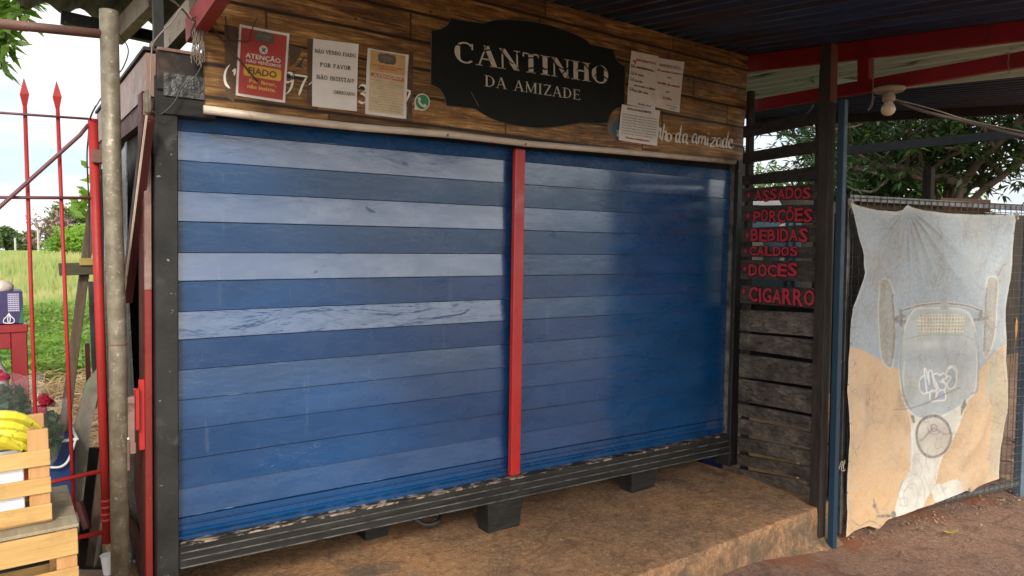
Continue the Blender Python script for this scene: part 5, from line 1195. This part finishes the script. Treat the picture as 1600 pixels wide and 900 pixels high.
for k in range(3):
    bx = xr - .095 - k*.085; bt_ = empty('bottle', (bx, YR+.08, zr0+.015), ['clear bottle with a red label, rightmost in the red crate', 'clear bottle with a red label, middle of the red crate', 'clear bottle with a red label, leftmost in the red crate'][k], 'bottle', 'bottles in the red drinks crate')
    MB().lathe((bx, YR+.08, zr0+.015), [(.030,0),(.034,.01),(.034,.17),(.026,.21),(.014,.235),(.013,.26)], 14).build('glass', pm('bottle_glass%d' % k, (.38,.36,.34), (.30,.28,.27), 9, .12), bt_, smooth=True)
    MB().lathe((bx, YR+.08, zr0+.015), [(.0352,.05),(.0352,.12)], 14).build('bottle_label', M['crate_red'], bt_)
zc1 = at(20, 455, y=YR+.03).z; xc1 = at(36, 480, y=YR+.03).x
CT = MB().box((xc1-.22, YR+.03, zr1+.001), (xc1, YR+.2, zc1)).build('garlic_carton', pm('carton_purple', (.035,.022,.10), (.028,.02,.085), 5, .4), label='dark purple carton with a garlic drawing on top of the red drinks crate', cat='carton', bevel=.002)
m = MB(); y_ = YR+.0285
a, b = at(12, 459, y=y_), at(30, 487, y=y_)
for k in range(9): z_ = a.z + (b.z-a.z)*k/9; m.box((a.x, y_, z_-.0045), (b.x, y_+.001, z_))
for k in range(5): x_ = a.x+(b.x-a.x)*k/4; m.box((x_-.0006, y_-.0004, b.z), (x_+.0006, y_, a.z))
m.build('nutrition_table', pm('table_lilac', (.45,.42,.55), None, 9, .5), CT)
m = MB(); fpc = lambda px, py: at(px, py, y=y_)
for pts in ([(14,489),(11,494),(6,499),(6,504),(14,505),(21,504),(22,499),(17,494),(14,489)], [(14,490),(12,498),(13,504)], [(14,490),(16,498),(15,504)]): brush(m, pts, 1.2, fp=fpc, taper=False, minw=.9)
m.build('garlic_drawing', M['white_plastic'], CT)
m = MB(); a = at(29, 500, y=YR+.0275); b = at(37, 475, y=YR+.0275); m.prism([(a.x, y_, zr1+.002), (xc1-.001, y_, zr1+.002), (xc1-.001, y_, b.z)], (0,.0005,0)); m.build('green_corner', ink('carton_green', (.02,.13,.06)), CT)
MB().lathe(at(3, 452, y=YR+.08)+Vector((0,0,-.015)), [(.02,0),(.036,.012),(.038,.028),(.026,.044),(.006,.05)], 14).build('garlic_bulb', pm('garlic', (.55,.50,.42), (.42,.33,.27), 30, .6, bmp=.4), label='pale garlic bulb lying on the purple carton', cat='garlic', smooth=True)

def leafmesh(cs, ds, ns, ln_, wd, fold=.0):
    """many leaf shaped faces: centre, direction, face normal, length, width"""
    cs, ds, ns = np.asarray(cs, float), np.asarray(ds, float), np.asarray(ns, float); n = len(cs)
    ds /= np.linalg.norm(ds, axis=1, keepdims=True)+1e-9; sd = np.cross(ds, ns); sd /= np.linalg.norm(sd, axis=1, keepdims=True)+1e-9; nn = np.cross(sd, ds)
    l = np.broadcast_to(ln_, (n,))[:, None]; w_ = np.broadcast_to(wd, (n,))[:, None]
    P = np.stack([cs-ds*l*.5, cs-ds*l*.12+sd*w_*.5+nn*l*.04, cs+ds*l*.5-nn*l*.10, cs-ds*l*.12-sd*w_*.5+nn*l*.04], 1).reshape(-1, 3)
    return P, np.arange(n*4).reshape(n, 4)
def npobj(name, P, F, mat, parent=None, label=None, cat=None, kind=None, group=None, base=None, smooth=False):
    me = bpy.data.meshes.new(name); P = np.asarray(P)
    o0 = np.array(org(parent)) if parent is not None else (np.array(base) if base is not None else np.array([P[:,0].mean(), P[:,1].mean(), P[:,2].min()]))
    k = F.shape[1]; me.vertices.add(len(P)); me.vertices.foreach_set('co', (P-o0).astype('f').ravel()); me.loops.add(F.size); me.loops.foreach_set('vertex_index', F.astype('i').ravel())
    me.polygons.add(len(F)); me.polygons.foreach_set('loop_start', np.arange(0, F.size, k, dtype='i')); me.update(calc_edges=True); me.materials.append(mat)
    o = bpy.data.objects.new(name, me)
    if parent is None: o.location = o0
    link(o, parent); return tag(o, label, cat, group, kind)
def leafmat(name, c1, c2, c3=None, rough=.5, trans=.35, sc=3):
    m, t, b = newmat(name); g = N(t, 'TexCoord').outputs['Object']; ri = N(t, 'NewGeometry').outputs['Random Per Island']
    col = mixc(t, ri, c1, c2); 
    if c3: col = mixc(t, ramp(t, nzt(t, g, sc, 3), [(.42, 0.), (.62, 1.)]), col, c3)
    t.links.new(col, b.inputs['Base Color']); b.inputs['Roughness'].default_value = rough; b.inputs['Specular IOR Level'].default_value = .4
    tr = N(t, 'BsdfTranslucent'); t.links.new(mixc(t, 1.0, col, (1.5, 1.6, .7), 'MULTIPLY'), tr.inputs[0])
    mxs = N(t, 'MixShader', i0=trans); t.links.new(b.outputs[0], mxs.inputs[1]); t.links.new(tr.outputs[0], mxs.inputs[2]); t.links.new(mxs.outputs[0], t.nodes['Material Output'].inputs[0])
    return m
def cellophane(name):
    m, t, b = newmat(name); b.inputs['Base Color'].default_value = (.8,.8,.8,1); b.inputs['Roughness'].default_value = .12
    tp = N(t, 'BsdfTransparent'); mxs = N(t, 'MixShader', i0=.07); t.links.new(tp.outputs[0], mxs.inputs[1]); t.links.new(b.outputs[0], mxs.inputs[2]); t.links.new(mxs.outputs[0], t.nodes['Material Output'].inputs[0])
    return m
M['cello'] = cellophane('cello'); M['rose_leaf'] = leafmat('rose_leaf', (.018,.06,.018), (.035,.10,.03)); M['petal'] = leafmat('petal', (.42,.012,.035), (.30,.010,.03)); M['petal_pink'] = leafmat('petal_pink', (.50,.05,.11), (.38,.03,.08))
def bouquet(px, py, y_, r_, h, petal, label, seed):
    rg = np.random.default_rng(seed); c = np.array(at(px, py, y=y_)); root = empty('bouquet', tuple(c - np.array([0, 0, h*.75])), label, 'bouquet', 'wrapped flower bouquets behind the gate')
    n = 260; q = rg.normal(0, 1, (n, 3)); q /= np.linalg.norm(q, axis=1, keepdims=True); cs = c + q*rg.uniform(.3, 1, (n, 1))*[r_, r_*.7, h*.45] - [0, 0, h*.15]
    P, F = leafmesh(cs, rg.normal(0, 1, (n, 3)) + [0, 0, .3], rg.normal(0, 1, (n, 3)), .05, .03); npobj('foliage', P, F, M['rose_leaf'], root)
    for k in range(7 if petal == 'petal' else 3):
        cc = c + np.array([rg.uniform(-r_, r_)*.7, rg.uniform(-.05, .02), h*.25 + rg.uniform(-.05, .05)]); m_n = 46
        dd = rg.normal(0, 1, (m_n, 3)); dd[:, 2] = np.abs(dd[:, 2]); dd /= np.linalg.norm(dd, axis=1, keepdims=True)
        P, F = leafmesh(cc + dd*.014, np.cross(dd, rg.normal(0, 1, (m_n, 3))), dd, .026, .03); npobj('flower', P, F, M[petal], root)
    P = []
    for j in range(9):
        v = j/8; row = []
        for i in range(25):
            a = 2*math.pi*i/24; rr = (r_*1.25)*(v**.6)*(1+.10*math.sin(a*6+seed)) + .02; row.append((c[0]+rr*math.cos(a), c[1]+rr*.7*math.sin(a), c[2] - h*.75 + h*1.15*v + .012*math.sin(a*5)))
        P.append(row)
    MB().grid(P).build('cellophane_wrap', M['cello'], root, smooth=True)
bouquet(10, 635, .26, .075, .26, 'petal_pink', 'wrapped bouquet with dark leaves and a pink rose, left of the other bouquet', 3)
bouquet(66, 662, .30, .062, .21, 'petal', 'wrapped bouquet of bright red flowers right above the blue bin', 5)
# blue bin with white rim, dark bucket under the bouquets
zbn = at(100, 688, y=.36).z; xa, xb = at(72, 700, y=.36).x, at(118, 700, y=.36).x
BI = empty('storage_bin', ((xa+xb)/2, .5, .21), 'dark blue plastic bin with a white rim beside the fruit crates', 'bin')
M['bin_blue'] = pm('bin_blue', (.012,.045,.15), (.010,.04,.13), 6, .35, bmp=.1)
MB().add([(xa+.02,.38,.0),(xb-.02,.38,.0),(xb-.02,.58,.0),(xa+.02,.58,.0),(xa,.36,zbn),(xb,.36,zbn),(xb,.60,zbn),(xa,.60,zbn)], [(0,3,2,1),(4,5,6,7),(0,1,5,4),(1,2,6,5),(2,3,7,6),(3,0,4,7)]).build('body', M['bin_blue'], BI, bevel=.006)
m = MB()
for a, b in (((xa-.005,.352,zbn),(xb+.005,.352,zbn)), ((xb+.005,.352,zbn),(xb+.005,.608,zbn)), ((xa-.005,.608,zbn),(xb+.005,.608,zbn)), ((xa-.005,.352,zbn),(xa-.005,.608,zbn))): m.tube([a, b], .006, 8)
m.build('rim', M['white_plastic'], BI)
MB().tube(catmull([at(118,688,y=.345), at(110,712,y=.34), at(103,724,y=.34), at(92,730,y=.34), at(76,730,y=.34)], 5), .0045, 8).build('handle', M['white_plastic'], BI)
c = at(40, 780, y=.30); MB().lathe((c.x+.02, .30, .03), [(.12,0),(.14,.48),(.145,.49),(.13,.49),(.12,.02)], 20).build('bucket', M['dark_void'], label='dark bucket holding the wrapped bouquets, behind the fruit crates', cat='bucket')
MB().box((xa-.2, .72, .0), (xb-.06, .74, .62)).build('low_board', M['old_wood'], label='low weathered board standing behind the blue bin', cat='board')
# rubbish inside the kiosk's open side
c = at(170, 888, y=.16); CP = MB().lathe((c.x, c.y, c.z-.02), [(.018,0),(.026,.07),(.028,.07),(.0285,.072)], 16).build('paper_cup', M['white_plastic'], label='small white cup on the ground beside the pipe foot', cat='cup')
c = at(215, 880, x=SXL+.01); m = MB()
P = [[(SXL-.03 + .05*u + .0, c.y-.06+.12*v, c.z+.02+.03*noise.noise((u*4, v*4, 0)) + .02*math.sin(5*u)) for u in np.linspace(0, 1, 10)] for v in np.linspace(0, 1, 10)]
MB().grid(P).build('crumpled_bag', pm('bag', (.22,.26,.22), (.06,.08,.07), 40, .4), label='crumpled pale patterned bag inside the open foot of the kiosk', cat='bag', smooth=True)
# ------------------------------------------------------------------ field
fg = np.random.default_rng(11)
M['grass_green'] = leafmat('grass_green', (.09,.20,.03), (.15,.28,.05), (.20,.30,.06), .55, .35, .8)
M['grass_tall'] = leafmat('grass_tall', (.30,.36,.12), (.20,.32,.08), (.42,.40,.18), .6, .35, .3)
M['straw'] = leafmat('straw', (.48,.36,.18), (.36,.25,.12), (.26,.17,.09), .7, .15, 2)
def wedge(n, y0, y1, margin=2.5, p=1.0):
    y = y0 + (y1-y0)*fg.uniform(0, 1, n)**p; d = y - CAM.y; lo = -.02*d - margin; hi = .13*d + margin; return lo + (hi-lo)*fg.uniform(0, 1, n), y
n = 42000; x, y = wedge(n, 7.2, 34, 2.2, 1.5); z = fg.uniform(.03, .42, n)*(.6 + .4*np.sin(x*1.3)*np.sin(y*.9)) 
ds = fg.normal(0, 1, (n, 3)); ds[:, 2] = np.abs(ds[:, 2])*.7
P, F = leafmesh(np.stack([x, y, z], 1), ds, fg.normal(0, .6, (n, 3)) + [0, 0, 1], fg.uniform(.07, .15, n), fg.uniform(.035, .07, n))
npobj('field_grass', P, F, M['grass_green'], label='lush bright green weeds covering the near field', cat='grass', kind='stuff')
n = 42000; x, y = wedge(n, 16, 70, 4, 1.1); h = fg.uniform(.7, 1.5, n)*np.clip((y-14)/14, .35, 1); a = fg.uniform(0, 2*math.pi, n); ln_ = fg.uniform(.05, .25, n)
wv = .010 + .0011*(y-10); b0 = np.stack([x, y, np.zeros(n)], 1); tp = b0 + np.stack([np.cos(a)*ln_, np.sin(a)*ln_*.5, h], 1); md = b0 + (tp-b0)*.72 + np.stack([np.zeros(n)]*2 + [.06*h], 1); sx = np.stack([wv, wv*0, wv*0], 1)
P = np.stack([b0-sx*.6, b0+sx*.6, md+sx*1.3, tp, md-sx*1.3], 1).reshape(-1, 3); F = np.arange(n*5).reshape(n, 5)
npobj('tall_grass', P, F, M['grass_tall'], label='tall dry yellow grass across the far half of the field', cat='grass', kind='stuff')
n = 15000; x, y = wedge(n, 2.7, 7.8, 1.5); a = fg.uniform(0, 2*math.pi, n)
P, F = leafmesh(np.stack([x, y, fg.uniform(.0, .16, n)*np.clip((y-2)/3, 0.2, 1)], 1), np.stack([np.cos(a), np.sin(a), fg.normal(0, .25, n)], 1), fg.normal(0, .4, (n, 3)) + [0, 0, 1], fg.uniform(.12, .36, n), fg.uniform(.006, .014, n))
npobj('dry_straw', P, F, M['straw'], label='golden cut straw littering the ground before the green field', cat='straw', kind='stuff')

# ------------------------------------------------------------------ trees
M['bark'] = woodmat('bark', (.05,.038,.028), (.09,.07,.05), 'z', .5, .9, .8)
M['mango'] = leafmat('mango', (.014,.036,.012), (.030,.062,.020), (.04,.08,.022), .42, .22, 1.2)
M['mango_lit'] = leafmat('mango_lit', (.05,.115,.02), (.10,.19,.035), (.15,.24,.045), .4, .5, 1.2)  # sunlit copy of mango: sun and shade are put into the leaf colours
M['far_green'] = leafmat('far_green', (.07,.12,.04), (.10,.16,.05), (.13,.19,.06), .6, .3, .3)
M['lime_green'] = leafmat('lime_green', (.20,.36,.04), (.26,.40,.07), (.16,.30,.05), .6, .45, .6)
M['brown_twig'] = pm('brown_twig', (.17,.12,.10), (.12,.085,.07), 5, .9)
def tree(name, label, base, height, spread, nleaf, lsize, mat, seed, trunk_r=.12, z_low=.35, levels=3, nb=5, group=None, whorl=True, bark='bark', ratio=3.6, sparse=1.0):
    rg = np.random.default_rng(seed); root = empty(name, base, label, 'tree', group); m = MB(); tips = []
    B = Vector(base)
    def grow(p, d, L_, r_, lv):
        pts = [p]; q = p.copy(); dd = d.copy()
        for k in range(4):
            dd = (dd + Vector(rg.normal(0, .16, 3)) + Vector((0, 0, .05))).normalized(); q = q + dd*(L_/4); pts.append(q.copy())
        m.tube(pts, [r_*(1-.13*i) for i in range(5)], 6 if lv else 9, False)
        if lv >= levels: tips.append((pts[-1], dd)); tips.append((pts[2], dd)); return
        for k in range(nb if lv else nb+1):
            a = 2*math.pi*(k+rg.uniform(0, .7))/nb; st = pts[2 + int(rg.integers(0, 3))]; side = Vector((math.cos(a)*spread, math.sin(a)*spread, rg.uniform(-.1, .75)))
            grow(st.copy(), (dd*.35 + side).normalized(), L_*rg.uniform(.55, .8), r_*.52, lv+1)
    grow(B, Vector((rg.normal(0, .06), rg.normal(0, .06), 1)), height*z_low, trunk_r, 0)
    zt = max(t_[0].z for t_ in tips); k = height/(zt-B.z) if zt > B.z else 1
    for i in range(len(m.v)): v = m.v[i]; m.v[i] = (v[0], v[1], B.z + (v[2]-B.z)*k)
    m.build('trunk', M[bark], root, smooth=True)
    if nleaf:
        T = np.array([(t_[0].x, t_[0].y, B.z+(t_[0].z-B.z)*k) for t_ in tips]); per = max(1, int(nleaf/len(T)))
        if whorl:   # leaves radiate from twig ends in clusters, drooping
            sub = 5; cl = np.repeat(T, sub, 0) + rg.normal(0, lsize*1.5, (len(T)*sub, 3))*[1, 1, .8]; pc = max(3, per//sub)
            c = np.repeat(cl, pc, 0); a = rg.uniform(0, 2*math.pi, len(c)); ds = np.stack([np.cos(a), np.sin(a), rg.uniform(-1.0, .45, len(c))], 1)
            l = rg.uniform(.7, 1.15, len(c))*lsize; cs = c + ds*(l*.55)[:, None]; ns = np.stack([np.zeros(len(c)), np.zeros(len(c)), np.ones(len(c))], 1) + rg.normal(0, .3, (len(c), 3))
        else:
            c = np.repeat(T, per, 0); c = c + rg.normal(0, 1, c.shape)*height*.055*sparse; l = rg.uniform(.6, 1.2, len(c))*lsize; cs = c; ds = rg.normal(0, 1, c.shape); ns = rg.normal(0, 1, c.shape)
        P, F = leafmesh(cs, ds, ns, l, l/ratio); npobj('crown', P, F, mat if not isinstance(mat, str) else M[mat], root)
    return root
GR = 'dark mango trees behind the fence'
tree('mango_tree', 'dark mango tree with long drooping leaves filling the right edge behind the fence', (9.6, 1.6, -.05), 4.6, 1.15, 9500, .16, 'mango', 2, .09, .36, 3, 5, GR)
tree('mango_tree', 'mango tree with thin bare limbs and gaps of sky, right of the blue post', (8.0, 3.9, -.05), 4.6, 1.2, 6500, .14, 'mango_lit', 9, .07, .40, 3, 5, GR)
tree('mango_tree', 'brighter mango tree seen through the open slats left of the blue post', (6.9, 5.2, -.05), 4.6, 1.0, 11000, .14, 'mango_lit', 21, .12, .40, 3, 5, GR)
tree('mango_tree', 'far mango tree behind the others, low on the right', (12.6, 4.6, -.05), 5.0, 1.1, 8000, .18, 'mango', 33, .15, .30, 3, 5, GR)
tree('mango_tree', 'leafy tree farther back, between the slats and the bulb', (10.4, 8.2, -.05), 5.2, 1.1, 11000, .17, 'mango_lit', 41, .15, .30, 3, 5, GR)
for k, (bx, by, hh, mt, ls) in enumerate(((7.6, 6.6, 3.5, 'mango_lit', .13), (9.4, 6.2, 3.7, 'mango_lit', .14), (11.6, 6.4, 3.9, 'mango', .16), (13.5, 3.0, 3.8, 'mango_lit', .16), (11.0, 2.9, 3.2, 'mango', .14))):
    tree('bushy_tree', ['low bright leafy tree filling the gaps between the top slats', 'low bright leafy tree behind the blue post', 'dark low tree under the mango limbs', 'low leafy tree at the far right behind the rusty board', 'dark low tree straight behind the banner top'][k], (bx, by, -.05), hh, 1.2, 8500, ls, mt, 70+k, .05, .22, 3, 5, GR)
# low growth in the gloom behind
n = 5000; x = fg.uniform(6.5, 15, n); y = 1.5 + (x-6.5)*.35 + fg.uniform(0, 4, n)
P, F = leafmesh(np.stack([x, y, fg.uniform(0, 1.9, n)], 1), fg.normal(0, 1, (n, 3)), fg.normal(0, 1, (n, 3)), .22, .09)
npobj('undergrowth', P, F, M['mango'], label='dark leafy undergrowth beneath the trees behind the fence', cat='bushes', kind='stuff')

def far(px, pyb, dist): p = ad(px, pyb, dist); return (p.x, p.y, -.05)
GL = 'trees along the far side of the field'
tree('bare_tree', 'brownish nearly bare tree between the two gate bars on the horizon', far(72, 388, 62), 5.2, 1.2, 900, .35, pm('dry_leaf', (.30,.22,.17), (.24,.17,.13), 2, .9), 4, .22, .35, 4, 4, GL, False, 'brown_twig', 2, 1)
tree('leafy_tree', 'dark green tree on the horizon right of the bare tree', far(118, 388, 66), 5.4, 1.3, 9000, .42, 'far_green', 8, .25, .35, 3, 5, GL, False, ratio=1.8)
tree('lime_tree', 'bright lime green bush tree close to the red gate post', far(128, 388, 34), 2.7, 1.3, 8000, .20, 'lime_green', 15, .08, .4, 3, 5, GL, False, ratio=1.8)
for k, (px, d_, h_) in enumerate(((-25, 75, 3.9), (12, 78, 3.8), (45, 82, 3.4), (90, 80, 3.0))):
    tree('leafy_tree', ['rounded green tree at the left picture edge on the horizon', 'rounded green tree left of the first full gate bar on the horizon', 'low green tree left of the bare tree on the horizon', 'low green tree right under the bare tree on the horizon'][k], far(px, 388, d_), h_, 1.5, 6000, .45, 'far_green', 50+k, .2, .3, 3, 5, GL, False, ratio=1.8)
for k, (px, pt, d_) in enumerate(((60, 358, 50), (24, 372, 52))):
    p = far(px, 388, d_); MB().tube([p, (p[0], p[1], ad(px, pt, d_).z)], .07, 6).build('utility_pole', pm('pole_pale', (.5,.48,.42), None, 3, .8), label=['pale thin pole just right of the first full gate bar on the horizon', 'shorter pale pole near the left edge on the horizon'][k], cat='pole', group='poles in the far field')
# overhanging leaves at the top left, hung from a tree out of frame
OB = empty('overhanging_branch', (ad(-90, 60, 4.2).x, ad(-90, 60, 4.2).y, 0), 'bright green leafy branch hanging into the top left corner above the gate', 'tree')
tb_ = OB.location; m = MB(); hub = ad(-70, 20, 4.2); m.tube([tb_, (tb_.x+.03, tb_.y, 1.4), hub], [.09, .07, .045], 8)
lf = []
for (pts) in ([(-70,20),(-20,2),(20,-4),(45,-2)], [(-70,20),(-20,30),(8,42),(14,70)], [(-70,20),(-30,40),(-5,60),(2,105)], [(-20,2),(10,8),(40,18)]):
    C_ = catmull([ad(a, b, 4.2) for a, b in pts], 4); m.tube(C_, [.014 - .010*i/len(C_) for i in range(len(C_))], 5); lf += C_[4:]
m.build('trunk', M['bark'], OB, smooth=True)
cs = np.repeat(np.array([tuple(p) for p in lf]), 6, 0); n = len(cs); a = fg.uniform(0, 2*math.pi, n); ds = np.stack([np.cos(a), np.sin(a), fg.uniform(-1.3, .1, n)], 1); cs = cs + ds*.06 + fg.normal(0, .012, (n, 3))
P, F = leafmesh(cs, ds, fg.normal(0, .5, (n, 3)) + [0, 0, 1], fg.uniform(.09, .14, n), fg.uniform(.035, .05, n)); npobj('leaves', P, F, M['mango_lit'], OB)
# vine leaves by the gate post
vc = np.array([tuple(at(px, py, y=.7)) for px, py in ((137,262),(140,285),(132,300),(118,318),(124,330),(130,318),(112,316),(138,310),(121,336))]); n = len(vc)*3; vcs = np.repeat(vc, 3, 0) + fg.normal(0, .012, (n, 3))
P, F = leafmesh(vcs, fg.normal(0, 1, (n, 3)) + [0, 0, -.8], fg.normal(0, .7, (n, 3)) + [0, -1, .3], fg.uniform(.04, .075, n), fg.uniform(.025, .04, n)); npobj('vine_leaves', P, F, M['lime_green'], label='few bright green vine leaves beside the red gate post', cat='vine', kind='stuff')

# ------------------------------------------------------------------ small things on the ground, right
def groundpt(px, py, z=.006): return at(px, py, z=z)
def leaf_obj(px, py, L_, W_, ang, col, label, name='fallen_leaf'):
    c = groundpt(px, py, .012); P = []
    for i in range(9):
        u = i/8; w_ = W_*math.sin(math.pi*min(1, u*.96+.02))**.8; row = []
        for j in (-1, 0, 1):
            lx, ly = (u-.5)*L_, j*w_/2; z = .004 + .010*abs(j) + .012*(u-.5)**2*4
            row.append((c.x + lx*math.cos(ang) - ly*math.sin(ang), c.y + lx*math.sin(ang) + ly*math.cos(ang), c.z + z))
        P.append(row)
    return MB().grid(P).build(name, pm('leafcol', col, tuple(q*.6 for q in col), 30, .6), label=label, cat='leaf', smooth=True, solid=.001)
leaf_obj(1485, 835, .085, .028, -.55, (.50,.42,.10), 'dry yellow leaf lying on the reddish road before the banner')
leaf_obj(1431, 798, .04, .014, .3, (.42,.33,.18), 'tiny pale leaf scrap near the foot of the banner')
leaf_obj(1440, 829, .045, .012, .2, (.34,.24,.13), 'thin brown leaf scrap left of the yellow leaf on the road')
leaf_obj(1535, 826, .03, .014, .9, (.40,.30,.16), 'small tan leaf scrap right of the yellow leaf on the road')
c = groundpt(1546, 752, 0); BK = MB().box((c.x-.17, c.y+.0, 0), (c.x+.16, c.y+.11, .10)).build('concrete_block', pm('mossy', (.25,.14,.075), (.19,.11,.065), 9, .85, bmp=.8, spots=(.09,.11,.03), sth=(.5,.56), sscale=8, bd=.02), label='broken mossy concrete block at the foot of the banner near its right corner', cat='block', bevel=.015, seg=2)
rg2 = random.Random(8)
m = MB()
for k in range(260):
    t_ = rg2.random(); base = F0.lerp(F1, t_) + fn*(rg2.gauss(.05, .05)); s = rg2.uniform(.004, .013); p = Vector((base.x, base.y, .004)); e = [Vector((rg2.gauss(0, 1), rg2.gauss(0, 1), rg2.gauss(0, .5))).normalized()*s for _ in range(4)]
    m.add([p+q+Vector((0,0,s*.5)) for q in e], [(0,1,2),(0,2,3),(0,3,1),(1,3,2)])
for k in range(240):
    p = Vector((rg2.uniform(1.5, 6), rg2.uniform(-1.9, -.72), .003)); s = rg2.uniform(.0025, .006); e = [Vector((rg2.gauss(0, 1), rg2.gauss(0, 1), rg2.gauss(0, .5))).normalized()*s for _ in range(4)]
    m.add([p+q+Vector((0,0,s*.5)) for q in e], [(0,1,2),(0,2,3),(0,3,1),(1,3,2)])
m.build('gravel', pm('gravel', (.34,.22,.14), (.22,.13,.08), 30, .9), label='loose earth crumbs and grit along the fence foot and on the road', cat='gravel', kind='stuff')
m = MB()
for k in range(420):
    p = Vector((rg2.uniform(.6, 3.6), rg2.uniform(-.58, .25), .214)); s = rg2.uniform(.002, .005); e = [Vector((rg2.gauss(0, 1), rg2.gauss(0, 1), rg2.gauss(0, .4))).normalized()*s for _ in range(4)]
    m.add([p+q+Vector((0,0,s*.4)) for q in e], [(0,1,2),(0,2,3),(0,3,1),(1,3,2)])
m.build('platform_grit', M['gravel'] if 'gravel' in M else pm('grit', (.30,.21,.14), (.14,.10,.07), 30, .9), label='fine grit and crumbs scattered over the platform top', cat='grit', kind='stuff')
n = 500; x = fg.uniform(5.2, 7.2, n); y = fg.uniform(-1.0, .6, n); a = fg.uniform(0, 6.28, n)
P, F = leafmesh(np.stack([x, y, fg.uniform(.005, .05, n)], 1), np.stack([np.cos(a), np.sin(a), fg.normal(0, .2, n)], 1), fg.normal(0, .4, (n, 3)) + [0, 0, 1], fg.uniform(.06, .12, n), fg.uniform(.015, .04, n))
npobj('leaf_litter', P, F, leafmat('litter', (.22,.14,.09), (.14,.085,.05), (.30,.22,.14), .8, .1), label='dry brown leaf litter behind the wire mesh right of the banner', cat='leaf litter', kind='stuff')
cc2 = at(1594, 745, y=-.85); leaf_obj(1598, 756, .14, .05, 1.0, (.55,.42,.04), 'yellow leaf on the ground by the right end post of the fence')
P0 = at(1586, 495, plane=(F0+fn*.02, fn)); m = MB(); m.tube(catmull([P0, P0+Vector((.01,0,-.05)), P0+Vector((.03,0,-.08)), P0+Vector((.01,0,-.2)), P0+Vector((-.01,0,-.36))], 4), .003, 5); m.build('withered_twig', M['brown_twig'], label='withered stem caught in the wire mesh right of the banner', cat='stem')
leafp = [(0,0,0),(.025,0,-.03),(.03,0,-.09),(.005,0,-.15),(-.012,0,-.07)]
MB().prism([P0+fn*.006+Vector(q) for q in leafp][::-1], fn*.0015).build('withered_leaf', pm('wleaf', (.42,.22,.05), (.28,.13,.035), 30, .6), label='curled orange brown leaf caught in the wire mesh', cat='leaf')
# brick pile and post glimpsed through the mesh on the right
bm_ = pm('old_brick', (.17,.09,.06), (.10,.06,.045), 9, .85, bmp=.5)
_rows = ['lowest', 'second', 'third', 'middle', 'fifth', 'sixth', 'topmost']; _cols = ['leftmost', 'second', 'third', 'rightmost']
BL = ['%s brick of the %s course in the old brown pile behind the fence' % (c_, r_) for r_ in _rows for c_ in _cols]
for r_ in range(7):
    for k in range(4):
        p = Vector((5.95 + k*.215 + (r_ % 2)*.06, -.15 + (r_ % 3)*.01, .005 + r_*.072))
        MB().box((p.x-.10, p.y, p.z), (p.x+.10, p.y+.095, p.z+.066)).build('brick', bm_, label=BL[r_*4+k], cat='brick', group='bricks piled behind the fence', bevel=.005)
MB().box((5.62, -.35, 0), (5.68, -.29, 2.2)).build('dark_post', M['dark_timber'], label='dark timber upright behind the wire mesh right of the banner', cat='post')
# hoses under the kiosk
cable('black_hose', [at(648,812,y=.16), at(665,820,y=.15), at(685,815,y=.15), at(690,802,y=.2)], .012, 'cable', 'black hose loop showing under the kiosk base beam', 'hose')
cable('dry_twig', [Vector(groundpt(927, 875, .225)), Vector(groundpt(938, 881, .222)), Vector(groundpt(946, 889, .222))], .002, M['straw'], 'thin dry twig on the platform near its front edge', 'twig')
